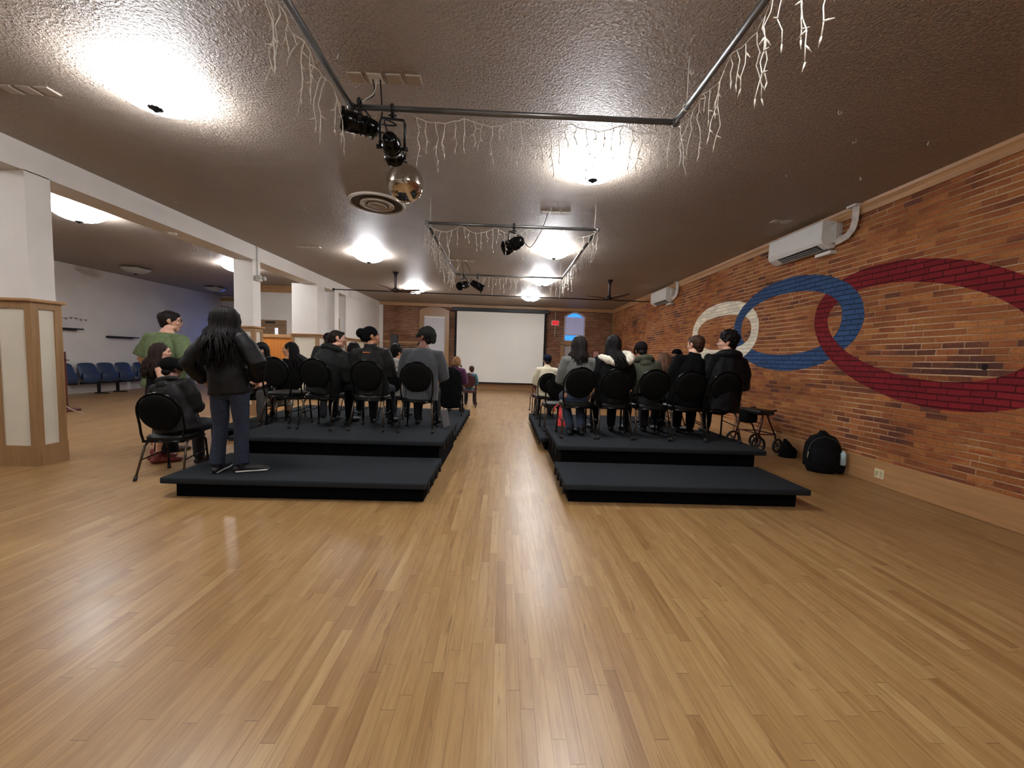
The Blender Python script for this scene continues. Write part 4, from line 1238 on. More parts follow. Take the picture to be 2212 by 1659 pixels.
def head_shape(mb, M, fem):
    """skull, jaw, nose, brow, lips, ears; face towards +Y; chin at -0.115, crown at +0.115"""
    k = .94 if fem else 1.0
    e = lambda c, r, rot=None, nu=16, nv=10: mb.ell(c, r, rot, 0, nu, nv, M)
    e((0, -.014, .030), (.076, .097, .086), nu=22, nv=14)
    e((0, .022, .000), (.067, .070, .080), nu=18, nv=12)
    e((0, .030, -.050), (.056 * k, .060, .058), nu=18, nv=12)
    e((0, .064, -.092), (.026 * k, .024, .021))
    e((0, .078, .036), (.048, .018, .013))
    for s in (-1, 1):
        e((.038 * s, .060, -.018), (.024, .026, .022))
        e((.046 * s, .016, -.076), (.018 * k, .040, .020))
        e((.0775 * s, -.004, .002), (.009, .020, .032), Matrix.Rotation(rad(-14), 3, 'X'))
        e((.084 * s, -.010, .010), (.006, .017, .024), Matrix.Rotation(rad(-14), 3, 'X'))
        e((.073 * s, .002, -.024), (.008, .011, .012))
        e((.012 * s, .092, -.022), (.010, .010, .008))
    mb.loft([(0, .078, .030), (0, .094, .005), (0, .106, -.018), (0, .098, -.027)], [(.010, .010), (.012, .012), (.0145, .013), (.010, .008)], up=(0, 1, 0), n=10, M=M)
    e((0, .0865, -.049), (.023, .012, .0062)); e((0, .085, -.061), (.020, .012, .0072))

def face_parts(M, root, brow, lip, hair):
    for s in (-1, 1):
        ey = MB().ell((.031 * s, .0765, .010), (.0125, .0088, .0078), nu=14, nv=10, M=M).build('eye', plain('eye_white', (168, 156, 148), .2, var=.01), root)
        MB().ell((.031 * s, .0845, .010), (.0056, .0020, .0056), nu=10, nv=6, M=M).build('iris', plain('dark_iris', (30, 20, 16), .15, var=.01), ey)
        MB().loft([(.013 * s, .0935, .031), (.031 * s, .0935, .037), (.050 * s, .083, .031)], [(.004, .0035), (.005, .004), (.002, .002)], n=6, M=M).build('eyebrow', hair, root)
    MB().loft([(-.021, .090, -.055), (-.008, .0985, -.0525), (.008, .0985, -.0525), (.021, .090, -.055)], [(.003, .003), (.005, .006), (.005, .006), (.003, .003)], n=8, M=M).build('lips', lip, root)

def long_hair(root, HM, yaw, c, length, mat, back=.13, wave=.010, n=64, fringe=False, seed=1, split=None, arc_deg=128, width=1.0, sweep=0.0):
    """a scalp cap and many hanging locks, falling straight down from the head"""
    rnd = random.Random(seed)
    m = MB()
    m.ell((0, -.022, .034), (.086, .100, .092), nu=22, nv=14, M=HM)
    m.ell((0, -.055, -.02), (.074, .060, .080), nu=18, nv=12, M=HM)
    RY = Matrix.Rotation(yaw, 3, 'Z')
    fwd = RY @ Vector((0, 1, 0)); rt = RY @ Vector((1, 0, 0))
    n = int(n * 1.7)
    for i in range(n):
        a = lerp(-arc_deg, arc_deg, (i + rnd.random() * .8) / n)      # from straight back
        ca, sa = math.cos(rad(a)), math.sin(rad(a))
        L = length * rnd.uniform(.82, 1.04) * (1 - .18 * abs(a) / 128)
        def hp(r, z): return HM @ Vector((sa * .084 * r * width, -.012 - ca * .108 * r, z))
        P = [hp(.25, .124), hp(.72, .098), hp(1.02, .045), hp(1.10, -.02), hp(1.06, -.085)]
        q = P[-1].copy()
        ph = rnd.random() * 6; steps = max(3, int(L / .05))
        cz = q.z
        P = [p + (HM.to_3x3() @ Vector((rnd.uniform(-1, 1), rnd.uniform(-1, 1), rnd.uniform(-.5, 1)))) * .004 for p in P]; q = P[-1].copy()
        o = -fwd * ca * back * rnd.uniform(.42, .62) + rt * sa * .035 * width
        for s in range(1, steps + 1):
            f = s / steps
            w = math.sin(ph + f * 7) * wave
            P.append(q + o * math.sin(min(1, f * 1.5) * PI / 2) + rt * (w + sweep * f) + fwd * (math.cos(ph * 1.7 + f * 6) * wave * .8) + Vector((0, 0, -L * f)))
        r0 = rnd.uniform(.0065, .0125)
        R_ = []
        for s in range(len(P)):
            f = s / (len(P) - 1)
            R_.append(r0 * (.7 + .5 * math.sin(PI * min(1, f * 1.25))) * (1 if f < .8 else max(.25, (1 - f) / .2)))
        m.loft(P, R_, n=6, caps='flat')
    if fringe:
        for i in range(15):
            x = -.066 + .132 * i / 14
            m.loft([HM @ Vector((x * .5, .045, .118)), HM @ Vector((x * .95, .088, .078)), HM @ Vector((x * 1.05, .094 - abs(x) * .25, .038))], [.010, .0105, .006], n=6, caps='flat')
    return m.build('hair', mat, root)

def short_hair(root, HM, mat, vox, thick=.012, curly=False, low=-.055, seed=1, top=0.0, front=True):
    rnd = random.Random(seed)
    m = MB()
    t = thick
    m.ell((0, -.024, .040 + top * .5), (.077 + t, .094 + t, .082 + t + top * .5), nu=22, nv=14, M=HM)
    m.ell((0, -.050, .0), (.068 + t * .8, .060 + t * .8, .070), nu=18, nv=12, M=HM)
    m.ell((0, -.060, low), (.052 + t * .4, .036 + t * .6, .036), nu=16, nv=10, M=HM)
    if front: m.ell((0, .040, .085), (.058, .045, .028 + top * .5), nu=16, nv=10, M=HM)
    for s in (-1, 1): m.ell((.074 * s, .014, .020), (.008 + t * .3, .012, .034), M=HM)
    if curly:
        for i in range(120):
            th = rnd.uniform(0, 2 * PI); ph = rnd.uniform(0, PI * .62)
            d = Vector((math.sin(ph) * math.cos(th), math.sin(ph) * math.sin(th), math.cos(ph)))
            if d.y > .55 and d.z < .5: continue
            r = rnd.uniform(.012, .020)
            m.ell((d.x * (.078 + t), -.024 + d.y * (.094 + t), .042 + top * .5 + d.z * (.084 + t + top * .5)), (r, r, r), nu=8, nv=6, M=HM)
    return organic('hair', m, mat, root, vox, 1, .003 if not curly else .002, seed)

def beanie(root, HM, mat, slouch=0.0, low=.005, name='beanie', vox=.009):
    m = MB()
    m.ell((0, -.020, .048), (.090, .108, .094), nu=22, nv=14, M=HM)
    if slouch: m.loft([HM @ Vector((0, -.05, .085)), HM @ Vector((0, -.09, .06)), HM @ Vector((0, -.115, .02)), HM @ Vector((0, -.12, -.05))], [.072, .070, .056, .040], n=14)
    tilt = Matrix.Rotation(rad(-14), 4, 'X')
    rim = [(HM @ tilt @ Vector((.088 * math.cos(2 * PI * k / 24), -.012 + .106 * math.sin(2 * PI * k / 24), low + .022))) for k in range(24)]
    m.loft(rim, [(.010, .026)] * 24, up=(0, 0, 1), n=8, closed=True)
    return organic(name, m, mat, root, vox, 2, .0025, low * 50)

def person(label, x, y, base, hip, head, yaw=0, stand=False, hyaw=0, hpitch=0, hroll=0, width=1.0, depth=1.0,
           skin=(196, 150, 122), top=((20, 20, 22), 'cloth', .022, 'long'), pants=((30, 32, 40), 'denim'), shoe=(18, 18, 18),
           hair=('short', (24, 18, 16)), hat=None, arms=('lap', 'lap'), hood=None, collar=None, fem=False, face=True, glasses=False,
           legs=None, skirt=None, vox=.008, seed=1, name_top='top', hem=-.10, extra=None, beard=False):
    """hip: height of the hip joint; head: (dx, dy, top z) of the crown relative to the root, in world axes"""
    t = thing('person', label, 'person', (x, y, base), rad(yaw))
    inv = Matrix.Rotation(-rad(yaw), 3, 'Z')
    hd = inv @ Vector((head[0], head[1], 0))
    H0 = Vector((0, 0, hip))
    crown = Vector((hd.x, hd.y, head[2]))
    L = (crown - H0).length
    s = L / .79
    bs = min(1.12, max(.86, s))            # limb and head scale
    u = (crown - H0).normalized()
    back = Vector((0, -1, 0)); back = (back - u * back.dot(u)).normalized()
    sideV = u.cross(back).normalized() * -1
    if sideV.x < 0: sideV = -sideV
    front = -back
    def sp(h, f=0.0, r=0.0): return H0 + u * (h * s) + front * (f * bs) + sideV * (r * bs)
    hunch = .018
    HC = sp(.675, .025)
    HC = crown - (crown - HC).normalized() * (.115 * bs)
    neck = sp(.555, -.005)
    Hs = bs
    HM = Matrix.Translation(HC) @ (Matrix.Rotation(rad(hyaw), 4, 'Z') @ Matrix.Rotation(rad(hroll), 4, 'Y') @ Matrix.Rotation(rad(hpitch), 4, 'X') @ Matrix.Scale(Hs, 4))
    smat = skin_mat(skin)
    # joints
    J = {}
    for i, sg in enumerate((-1, 1)):
        sh = sp(.452, -.012, sg * .172 * width)
        a = arms[i]
        if a == 'lap':
            e = sh + Vector((sg * .06, .03, -.27)) * bs; w = e + Vector((-sg * .13, .20, -.03)) * bs
        elif a == 'side':
            e = sh + Vector((sg * .10, -.05, -.265)) * bs; w = e + Vector((sg * .0, .07, -.235)) * bs
        elif a == 'pocket':
            e = sh + Vector((sg * .17, -.03, -.235)) * bs; w = e + Vector((-sg * .07, .13, -.20)) * bs
        elif a == 'hips':
            e = sh + Vector((sg * .12, -.03, -.26)) * bs; w = e + Vector((-sg * .04, .16, -.17)) * bs
        elif a == 'cross':
            e = sh + Vector((sg * .07, .07, -.26)) * bs; w = e + Vector((-sg * .20, .12, .02)) * bs
        elif a == 'chin':
            e = sh + Vector((sg * .02, .22, -.16)) * bs; w = e + Vector((-sg * .06, .05, .22)) * bs
        else:
            e = Vector(a[0]); w = Vector(a[1])
        J[sg] = (sh, e, w)
    LG = {}
    for i, sg in enumerate((-1, 1)):
        hp = H0 + Vector((sg * .092, 0, -.01))
        if legs is not None:
            k, an, toe = (Vector(q) for q in legs[i])
        elif stand:
            k = Vector((sg * .10, .025, hip * .52)); an = Vector((sg * .105, -.02, .085)); toe = an + Vector((sg * .03, .15, -.05))
        else:
            k = Vector((sg * .125, .41 * bs, .52)); an = Vector((sg * .13, .40 * bs + .03, .085)); toe = an + Vector((sg * .03, .16, -.05))
        LG[sg] = (hp, k, an, toe)
    # the continuous body
    b = MB()
    W, D = width * bs, depth * bs
    b.loft([H0 + Vector((0, 0, -.05)), sp(.03), sp(.17), sp(.34, .01), sp(.46, -.005), sp(.53, -.01)],
           [(.14 * W, .10 * D), (.150 * W, .105 * D), (.125 * W, .092 * D), (.150 * W, .105 * D), (.135 * W, .08 * D), (.07 * W, .055 * D)], up=front, n=18)
    b.loft([sp(.50, -.01), lerp(neck, HC, .35), HC + Vector((0, 0, -.05)) * bs], [.056 * bs, .052 * bs, .050 * bs], n=12)
    for sg in (-1, 1):
        sh, e, w = J[sg]
        b.loft([sp(.445, -.01, sg * .08), sh, lerp(sh, e, .35), e, lerp(e, w, .3), w], [.058 * bs, .052 * bs, .045 * bs, .038 * bs, .037 * bs, .025 * bs], n=10)
        d = (w - e).normalized()
        nrm = Vector((sg * .6, .2, .7)) if not stand else Vector((sg * .9, -.1, .1))
        hand(b, w, d, nrm, -sg if stand else -sg, .95 * bs, .38)
        hp, k, an, toe = LG[sg]
        b.loft([hp, lerp(hp, k, .5), k, lerp(k, an, .3), an], [.085 * bs, .070 * bs, .052 * bs, .052 * bs, .034 * bs], n=12)
        dvf = Vector((toe.x - an.x, toe.y - an.y, 0)).normalized()
        b.loft([an - dvf * .018 + Vector((0, 0, -.035)), lerp(an, toe, .5) + Vector((0, 0, -.02)), toe], [(.026, .026), (.027, .020), (.024, .013)], up=(0, 0, 1), n=10)
    head_shape(b, HM, fem)
    organic('body', b, smat, t, vox, 1)
    hmat = hair_mat(hair[1]) if hair else None
    if face:
        lc = tuple(int(q * f) for q, f in zip(skin, (.82, .58, .58)))
        face_parts(HM, t, None, plain('lip_%d_%d_%d' % lc, lc, .4, var=.02), hmat or M_dark)
    # trousers or skirt
    if pants:
        m = MB()
        m.loft([H0 + Vector((0, -.005, -.055)), sp(.05), sp(.13)], [(.158 * W, .122 * D), (.162 * W, .120 * D), (.146 * W, .112 * D)], up=front, n=18)
        flare = .068 if stand else .056
        for sg in (-1, 1):
            hp, k, an, toe = LG[sg]
            m.loft([hp, lerp(hp, k, .5), k, lerp(k, an, .45), an + Vector((0, 0, .0))], [.098 * bs, .086 * bs, .070 * bs, .066 * bs, flare], n=14, caps='flat')
        organic('trousers', m, cloth(*pants), t, vox * 1.25, 1, .006, seed + 3.1)
    if skirt:
        m = MB()
        k = lerp(LG[-1][1], LG[1][1], .5)
        m.loft([sp(.12), H0 + Vector((0, .02, 0)), lerp(H0, k, .55), k + Vector((0, .05, -.02)), k + Vector((0, .06, -.15)), k + Vector((0, .05, -.30))],
               [(.15 * W, .12 * D), (.19 * W, .14 * D), (.20 * W, .12), (.20 * W, .10), (.21 * W, .10), (.23 * W, .11)], up=(0, 0.2, 1), n=20, caps='flat')
        organic('skirt', m, cloth(*skirt), t, vox * 1.3, 1, .012, seed + 1.7)
    # shoes
    for sg in (-1, 1):
        hp, k, an, toe = LG[sg]
        m = MB()
        dv = (toe - an); dv.z = 0; dv.normalize()
        gz = an.z - .085
        heel = Vector((an.x, an.y, 0)) - dv * .045
        m.loft([heel + Vector((0, 0, gz + .036)), heel + dv * .09 + Vector((0, 0, gz + .046)), heel + dv * .18 + Vector((0, 0, gz + .036)), heel + dv * .255 + Vector((0, 0, gz + .027))],
               [(.036, .034), (.041, .045), (.047, .034), (.036, .024)], up=(0, 0, 1), n=14)
        m.loft([an + Vector((0, 0, .03)), an + Vector((0, 0, -.03))], [.046, .046], n=12)
        for v in m.v: v.z = max(v.z, gz + .004)
        o = m.build('shoe', plain('shoe_%d_%d_%d' % shoe, shoe, .5, var=.05), t)
        if extra == 'white_soles':
            q = MB()
            q.loft([heel + Vector((0, 0, gz + .014)), heel + dv * .09 + Vector((0, 0, gz + .014)), heel + dv * .18 + Vector((0, 0, gz + .014)), heel + dv * .258 + Vector((0, 0, gz + .014))],
                   [(.040, .014), (.042, .014), (.051, .014), (.040, .014)], up=(0, 0, 1), n=12)
            q.loft([heel + dv * .235 + Vector((0, 0, gz + .03)), heel + dv * .268 + Vector((0, 0, gz + .024))], [(.036, .018), (.024, .012)], up=(0, 0, 1), n=10)
            q.build('white_sole', M_plastic, o)
    # top garment
    tc, tk, off, slv = top
    m = MB()
    g = off / bs
    m.loft([sp(hem), sp(.04), sp(.17, -.002), sp(.33, .01), sp(.43, .0), sp(.500, -.012), sp(.535, -.014)],
           [((.160 + off) * W, (.115 + off) * D), ((.160 + off) * W, (.115 + off) * D), ((.146 + off) * W, (.108 + off) * D), ((.160 + off) * W, (.115 + off * 1.1) * D), ((.150 + off * .8) * W, (.098 + off) * D), ((.105 + off * .6) * W, (.072 + off) * D), ((.060 + off * .5) * W, (.058 + off * .5) * D)], up=front, n=22, caps='flat')
    for sg in (-1, 1):
        sh, e, w = J[sg]
        if slv == 'none': continue
        if slv == 'short':
            m.loft([sp(.455, -.01, sg * .06), sh, lerp(sh, e, .5), lerp(sh, e, .82)], [(.060 + off * .7) * bs, (.058 + off * .8) * bs, (.058 + off) * bs, (.064 + off) * bs], n=14, caps='flat')
        else:
            m.loft([sp(.455, -.01, sg * .06), sh, lerp(sh, e, .5), e, lerp(e, w, .5), lerp(e, w, .94)],
                   [(.058 + off * .6) * bs, (.054 + off * .75) * bs, (.052 + off) * bs, (.046 + off) * bs, (.042 + off) * bs, (.032 + off * .8) * bs], n=14, caps='flat')
    if collar:
        m.loft([sp(.500, -.012), sp(.575, -.022)], [(.078 * bs, .074 * bs), (.070 * bs, .070 * bs)], up=front, n=18, caps='flat')
    organic(name_top, m, cloth(tc, tk), t, vox * 1.35, 2, {'nylon': .010, 'leather': .008, 'knit': .004, 'cloth': .006, 'fur': .006, 'denim': .006}[tk], seed)
    if hood:
        m = MB()
        hk = hood[1] if len(hood) > 1 else tk
        rr = hood[2] if len(hood) > 2 else .050
        P = []
        for k in range(15):
            a = rad(lerp(-112, 112, k / 14))
            P.append(sp(.515 + .028 * math.cos(a), -.028 - .082 * math.cos(a), math.sin(a) * .115))
        m.loft(P, [(rr * bs * (.55 + .45 * math.cos(rad(lerp(-112, 112, k / 14)) * .7)), rr * .9 * bs * (.6 + .4 * math.cos(rad(lerp(-112, 112, k / 14)) * .7))) for k in range(15)], up=u, n=12)
        m.ell(sp(.46, -.115), (.085 * bs, .042 * bs, .065 * bs), nu=16, nv=10)
        organic('hood', m, cloth(hood[0], hk), t, vox * 1.3, 2, .006, seed + 5)
    # hair
    yw = rad(hyaw)
    if hair:
        st = hair[0]
        if st == 'long': long_hair(t, HM, yw, HC, hair[2], hmat, seed=seed, **(hair[3] if len(hair) > 3 else {}))
        elif st == 'short': short_hair(t, HM, hmat, vox, hair[2] if len(hair) > 2 else .010, False, seed=seed, top=hair[3] if len(hair) > 3 else 0)
        elif st == 'curly': short_hair(t, HM, hmat, vox, hair[2] if len(hair) > 2 else .018, True, seed=seed, top=hair[3] if len(hair) > 3 else .02)
        elif st == 'tied':
            m = MB()
            m.ell((0, -.022, .036), (.082, .099, .088), nu=22, nv=14, M=HM); m.ell((0, -.05, -.01), (.072, .060, .075), M=HM)
            m.ell((0, .036, .084), (.058, .048, .026), M=HM)
            for sg in (-1, 1): m.ell((.072 * sg, .010, .024), (.012, .028, .036), M=HM)
            m.ell((0, -.125, .0), (.034, .034, .036), M=HM)
            m.loft([HM @ Vector((0, -.12, -.01)), HM @ Vector((0, -.14, -.08)), HM @ Vector((0, -.12, -.17))], [.030, .028, .010], n=10)
            organic('hair', m, hmat, t, vox, 1, .003, seed)
        elif st == 'nape':
            m = MB()
            m.ell((0, -.058, -.045), (.062, .040, .045), M=HM)
            for sg in (-1, 1): m.ell((.070 * sg, -.02, -.01), (.010, .028, .03), M=HM)
            organic('hair', m, hmat, t, vox, 1, .002, seed)
    if beard:
        m = MB(); m.ell((0, .048, -.082), (.052, .052, .034), M=HM); m.ell((0, .090, -.036), (.026, .010, .006), M=HM)
        organic('beard', m, hmat, t, vox, 1, .002, seed)
    if hat:
        kind, hc = hat[0], hat[1]
        hm = plain('hat_%d_%d_%d' % hc, hc, .9, var=.1, scale=50, bump=.4, bscale=240, spec=.08)
        if kind == 'beanie': beanie(t, HM, hm, 0, vox=vox)
        elif kind == 'slouch': beanie(t, HM, hm, .14, low=.02, vox=vox)
        elif kind == 'wrap':
            m = MB()
            m.ell((0, -.022, .046), (.088, .104, .094), nu=22, nv=14, M=HM)
            m.ell((0, -.045, .0), (.080, .075, .075), M=HM)
            m.ell((-.03, -.128, .045), (.066, .058, .064), M=HM)
            m.loft([HM @ Vector((-.07, -.13, .05)), HM @ Vector((-.105, -.12, .0)), HM @ Vector((-.075, -.10, -.055)), HM @ Vector((-.03, -.09, -.06))], [.020, .018, .014, .010], n=10)
            organic('headwrap', m, hm, t, vox, 1, .004, seed)
        elif kind == 'cap':
            m = MB()
            m.ell((0, -.016, .050), (.086, .102, .078), nu=22, nv=14, M=HM)
            m.loft([HM @ Vector((0, .05, .055)), HM @ Vector((0, .11, .052)), HM @ Vector((0, .165, .040))], [(.074, .010), (.074, .007), (.05, .005)], up=HM.to_3x3() @ Vector((0, 0, 1)), n=14)
            organic('cap', m, hm, t, vox, 1)
        elif kind == 'flat':
            m = MB()
            m.ell((0, -.022, .052), (.096, .112, .078), nu=22, nv=14, M=HM)
            m.loft([HM @ Vector((0, .06, .05)), HM @ Vector((0, .125, .035))], [(.07, .010), (.055, .006)], up=HM.to_3x3() @ Vector((0, 0, 1)), n=14)
            organic('cap', m, hm, t, vox, 1, .003, seed)
    if glasses:
        m = MB()
        for sg in (-1, 1):
            m.tube([HM @ Vector((.033 * sg + .024 * math.cos(2 * PI * k / 16), .101, .010 + .018 * math.sin(2 * PI * k / 16))) for k in range(16)], .0022, 5, closed=True)
            m.tube([HM @ Vector((.057 * sg, .100, .014)), HM @ Vector((.078 * sg, .06, .014)), HM @ Vector((.083 * sg, -.005, .012))], .0022, 5)
        m.tube([HM @ Vector((-.010, .101, .014)), HM @ Vector((.010, .101, .014))], .0022, 5)
        m.build('glasses', plain('glasses_frame', (26, 20, 18), .25), t)
    return t, sp, HM, J

BLK = (17, 17, 18)
SK_L, SK_M, SK_T, SK_D = (214, 164, 138), (190, 138, 108), (170, 116, 86), (112, 72, 54)
# --- left block
person('person standing on the near left step, long dark hair, black jacket, blue jeans', -2.74, 3.90, .20, .90, (-.06, .03, 1.645), yaw=4, stand=True, hyaw=2,
       skin=SK_M, top=((21, 20, 20), 'leather', .042, 'long'), pants=((34, 42, 60), 'denim'), shoe=(24, 24, 26), extra='white_soles', width=.94,
       hair=('long', (20, 15, 15), .44, dict(back=.24, wave=.030, n=130, width=1.42)), arms=('pocket', 'pocket'), fem=True, vox=.008, seed=11, name_top='jacket', hem=-.115, collar=True,
       legs=(((-.10, .03, .48), (-.105, -.03, .085), (-.12, .13, .03)), ((.10, .02, .48), (.125, -.02, .085), (.30, .04, .03))))
person('person standing in a green short sleeved shirt and glasses, farther off on the floor', -4.58, 5.30, 0, 1.03, (.05, .05, 1.91), yaw=-8, stand=True, hyaw=-48, hpitch=-4,
       skin=SK_L, top=((98, 112, 78), 'cloth', .030, 'short'), pants=((46, 44, 46), 'cloth'), shoe=(60, 34, 30), width=1.18, depth=1.25,
       hair=('short', (34, 28, 25), .010), arms=('hips', 'hips'), glasses=True, vox=.009, seed=12, name_top='shirt', hem=-.13)
person('person with long dark hair paling to blond, bare shoulder, leaning beside the person in green', -4.30, 4.86, 0, .80, (.10, -.05, 1.47), yaw=-40, stand=True, hyaw=-22, hpitch=-6,
       skin=SK_L, top=((26, 24, 26), 'cloth', .010, 'none'), pants=None, skirt=((30, 28, 32), 'cloth'), shoe=(120, 48, 44), width=.90,
       hair=('long', (44, 33, 28), .27, dict(back=.12, wave=.020, n=64, width=1.0, arc_deg=105)), arms=('hips', 'lap'), fem=True, vox=.009, seed=13, name_top='tank_top')
person('person in black leather jacket and black beanie, seated on the floor chair', -3.68, 4.42, 0, .565, (-.17, .10, 1.295), yaw=-4, hyaw=-14, hpitch=-8,
       skin=SK_D, top=((22, 21, 20), 'leather', .040, 'long'), pants=((32, 34, 42), 'denim'), width=1.12, depth=1.15,
       hair=('nape', (20, 16, 14)), hat=('beanie', (15, 14, 14)), arms=('lap', 'lap'), hood=((20, 19, 19), 'leather', .036), vox=.008, seed=14, name_top='jacket')
person('person with black fringe facing the camera, far left of the orange half wall', -4.16, 6.62, .20, .56, (.12, -.06, 1.345), yaw=200, hyaw=-14, hpitch=-10,
       skin=SK_L, top=((40, 38, 40), 'cloth', .020, 'long'), pants=((70, 68, 66), 'cloth'), hair=('long', (16, 13, 14), .22, dict(back=.08, wave=.004, n=52, fringe=True)), arms=('lap', 'lap'), fem=True, vox=.010, seed=15)
person('person with long straight black hair, bare arm and cream skirt, turned to the left', -3.76, 6.76, .20, .56, (.12, -.08, 1.365), yaw=42, hyaw=64, hpitch=-6,
       skin=(206, 146, 112), top=((24, 22, 24), 'cloth', .010, 'none'), pants=None, skirt=((206, 200, 180), 'cloth'), shoe=(18, 17, 17),
       hair=('long', (17, 14, 14), .42, dict(back=.42, wave=.004, n=60, width=.95, arc_deg=92)), arms=('lap', 'cross'), fem=True, vox=.009, seed=16, name_top='camisole')
person('person in dark purple beanie and dark coat, behind the puffer jacket', -3.10, 6.92, .20, .84, (.0, .0, 1.555), stand=True, hyaw=-20, face=False,
       skin=SK_M, top=((24, 24, 26), 'cloth', .035, 'long'), hair=('nape', (22, 17, 16)), hat=('beanie', (36, 24, 32)), arms=('side', 'side'), vox=.010, seed=17, name_top='coat')
person('person with dark hair combed back in a black puffer jacket, smiling face turned right', -2.46, 5.34, .40, .565, (.17, .08, 1.335), yaw=-8, hyaw=-58, hpitch=-4, hroll=-6,
       skin=SK_L, top=((25, 27, 26), 'nylon', .056, 'long'), pants=((24, 24, 26), 'cloth'), width=1.06, depth=1.2,
       hair=('tied', (34, 26, 22)), arms=('lap', 'lap'), hood=((26, 28, 27), 'nylon', .056), vox=.008, seed=18, name_top='puffer_jacket')
person('person seated far off with dark hair, just right of the puffer jacket wearer', -2.72, 7.22, .20, .56, (-.08, .02, 1.42), hyaw=-10, face=False,
       skin=SK_D, top=((32, 30, 30), 'cloth', .02, 'long'), hair=('long', (17, 13, 14), .18, dict(back=.06, n=44)), vox=.011, seed=19)
r = person('person in a black headwrap and black jacket with small orange lettering', -1.80, 5.34, .40, .565, (-.05, .05, 1.385), yaw=0, hyaw=-62,
       skin=SK_T, top=((27, 27, 26), 'nylon', .036, 'long'), pants=((28, 34, 44), 'denim'), width=1.08, depth=1.1,
       hair=None, hat=('wrap', (14, 14, 15)), arms=('lap', 'lap'), collar=True, vox=.008, seed=20, name_top='jacket')
lt = MB()
for k in range(9):      # the small slanted orange script on the back
    w_ = .0085
    lt.box(-.05 + k * .0105, -.05 + k * .0105 + w_, -.002, .002, (0 if k % 2 else .003), .014 + (.004 if k in (0, 4) else 0), 0, 0, Matrix.Rotation(rad(0), 4, 'X'))
lo = lt.build('orange_lettering', plain('orange_print', (206, 116, 60), .6), r[0])
lo.location = r[1](.452, -.142, -.01); lo['label'] = 'small orange lettering on the jacket back'
person('person with bushy black hair in a pale grey hoodie, seated farther forward', -2.02, 7.20, .20, .56, (.04, .03, 1.37), hyaw=-46,
       skin=SK_M, top=((164, 162, 152), 'cloth', .028, 'long'), pants=((40, 42, 48), 'denim'), hair=('curly', (20, 16, 15), .016, .025), hood=((168, 166, 156), 'cloth', .05), beard=True, vox=.010, seed=21, name_top='hoodie')
person('bearded person in black slouch beanie and grey sweater, face turned left', -1.13, 5.32, .40, .565, (.03, .06, 1.405), yaw=0, hyaw=74, hpitch=-2,
       skin=SK_D, top=((56, 58, 62), 'knit', .030, 'long'), pants=((26, 26, 30), 'denim'), width=1.20, depth=1.2,
       hair=('nape', (22, 17, 15)), hat=('slouch', (36, 37, 35)), beard=True, glasses=True, arms=('lap', 'lap'), vox=.008, seed=22, name_top='sweater', hem=-.13)
person('person with blond brown hair in a purple sweater by the aisle', -1.06, 8.24, .20, .56, (.06, .10, 1.21), hyaw=4, hpitch=-18, face=False,
       skin=SK_L, top=((76, 26, 64), 'knit', .035, 'long'), pants=((30, 30, 34), 'denim'), width=1.08,
       hair=('long', (128, 92, 60), .05, dict(back=.03, n=54, wave=.008)), fem=True, vox=.010, seed=23, name_top='sweater')
person('small person with short brown hair in a teal top on the burgundy chair', -.96, 11.08, 0, .555, (.05, .02, 1.15), hyaw=24, yaw=0, face=True,
       skin=SK_L, hem=-.15, top=((64, 102, 110), 'cloth', .028, 'long'), pants=((40, 40, 48), 'denim'), hair=('short', (66, 46, 34), .012), vox=.010, seed=24, width=.85)
# --- right block
person('person with long dark hair in a grey sweater, first of the right row', 1.02, 5.24, .40, .565, (.02, .07, 1.36), hyaw=-2, hpitch=-4, face=False,
       skin=SK_M, hem=.05, top=((92, 92, 87), 'knit', .026, 'long'), pants=((48, 58, 78), 'denim'), width=1.02,
       hair=('long', (30, 24, 22), .20, dict(back=.09, wave=.016, n=72, width=1.06)), fem=True, vox=.008, seed=25, name_top='sweater',
       legs=(((-.12, .40, .52), (-.06, .05, .085), (-.02, .20, .03)), ((.12, .40, .52), (.09, .06, .085), (.06, .22, .03))))
r = person('person with long black hair and white fur hood, second of the right row', 1.51, 5.24, .40, .565, (.0, .06, 1.385), hyaw=-6, hpitch=-2, face=False,
       skin=SK_M, top=((16, 16, 17), 'nylon', .046, 'long'), pants=((26, 26, 28), 'cloth'), width=1.05,
       hair=('long', (18, 14, 14), .30, dict(back=.40, wave=.014, n=84, sweep=.10)), fem=True, vox=.008, seed=26, name_top='coat')
m = MB(); sp_ = r[1]
P = [sp_(.50, .02, -.165), sp_(.495, -.06, -.170), sp_(.47, -.135, -.120), sp_(.43, -.175, -.045), sp_(.41, -.185, .03), sp_(.42, -.18, .10), sp_(.455, -.155, .155), sp_(.505, -.10, .185), sp_(.55, -.03, .175), sp_(.56, .02, .14)]
m.loft(P, [.046, .050, .050, .048, .052, .058, .062, .062, .056, .042], up=(0, 0, 1), n=14)
fh = organic('fur_trim', m, cloth((216, 208, 188), 'fur'), r[0], .010, 1, .012, 4.0)
fh['label'] = 'white fluffy fur trim'
person('person in dark cap and olive green hoodie, head bent, third of the right row', 2.00, 5.26, .40, .565, (-.07, .18, 1.305), hyaw=6, hpitch=-24, face=False,
       skin=SK_T, hem=.06, top=((66, 68, 55), 'cloth', .036, 'long'), pants=((30, 30, 34), 'denim'), width=1.05, depth=1.1,
       hair=('nape', (22, 17, 16)), hat=('beanie', (26, 20, 21)), hood=((68, 70, 57), 'cloth', .058), vox=.008, seed=27, name_top='hoodie')
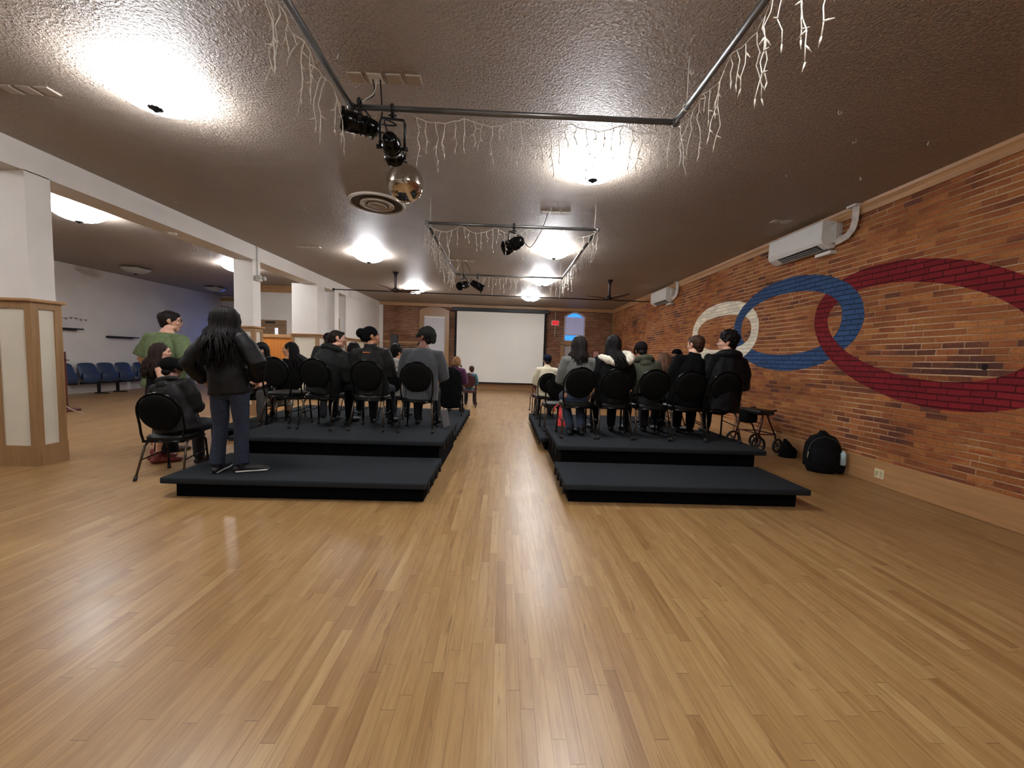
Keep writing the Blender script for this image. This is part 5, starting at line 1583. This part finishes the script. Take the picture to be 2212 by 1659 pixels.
person('person with short brown hair in black coat, fourth of the right row', 2.52, 5.24, .40, .565, (.16, .06, 1.42), yaw=0, hyaw=26, hpitch=-2,
       skin=SK_L, top=((14, 14, 15), 'cloth', .038, 'long'), pants=((22, 22, 24), 'cloth'), width=1.02, depth=1.1,
       hair=('short', (58, 40, 31), .007), collar=True, vox=.008, seed=28, name_top='coat')
person('person with glasses and curly black hair in black hooded jacket, last of the right row', 3.00, 5.22, .40, .565, (.09, .03, 1.47), yaw=4, hyaw=58, hpitch=-2,
       skin=SK_L, top=((19, 19, 20), 'nylon', .048, 'long'), pants=((22, 22, 24), 'cloth'), width=1.14, depth=1.2,
       hair=('curly', (19, 15, 15), .012, .018), glasses=True, hood=((22, 22, 23), 'nylon', .062), vox=.008, seed=29, name_top='jacket', hem=-.13)
person('person with wavy light brown hair, farther forward between two black coats', 2.94, 7.18, .20, .56, (.10, .02, 1.41), hyaw=34,
       skin=SK_L, top=((90, 74, 66), 'knit', .024, 'long'), hair=('long', (104, 76, 60), .20, dict(back=.08, wave=.018, n=60, width=1.08)), fem=True, vox=.010, seed=30)
person('person in a black brimmed cap, face turned left, far right by the brick wall', 3.34, 7.58, .20, .56, (.12, -.04, 1.50), yaw=28, hyaw=-80, hpitch=-10,
       skin=SK_T, top=((26, 26, 28), 'cloth', .026, 'long'), hair=('nape', (24, 18, 16)), hat=('cap', (14, 14, 15)), vox=.010, seed=31)
person('person in navy beanie and cream coat, seated near the aisle', .92, 8.08, .20, .56, (.01, .08, 1.31), hyaw=10, hpitch=-10, face=False,
       skin=SK_L, top=((196, 186, 158), 'knit', .042, 'long'), pants=((52, 52, 56), 'cloth'), width=1.05, depth=1.1,
       hair=('nape', (40, 30, 26)), hat=('beanie', (22, 28, 44)), vox=.010, seed=32, name_top='coat', hem=-.16, collar=True)
person('person with reddish brown hair, small and far off behind the grey sweater', 1.37, 9.48, 0, .56, (.0, .02, 1.31), hyaw=0, face=False,
       skin=SK_L, top=((62, 46, 42), 'cloth', .024, 'long'), hair=('long', (84, 54, 42), .16, dict(back=.07, n=44)), vox=.011, seed=33)
dup(ch0, (1.37, 9.52, 0), 0, 'banquet chair of the small far person with reddish hair')
finish_people()
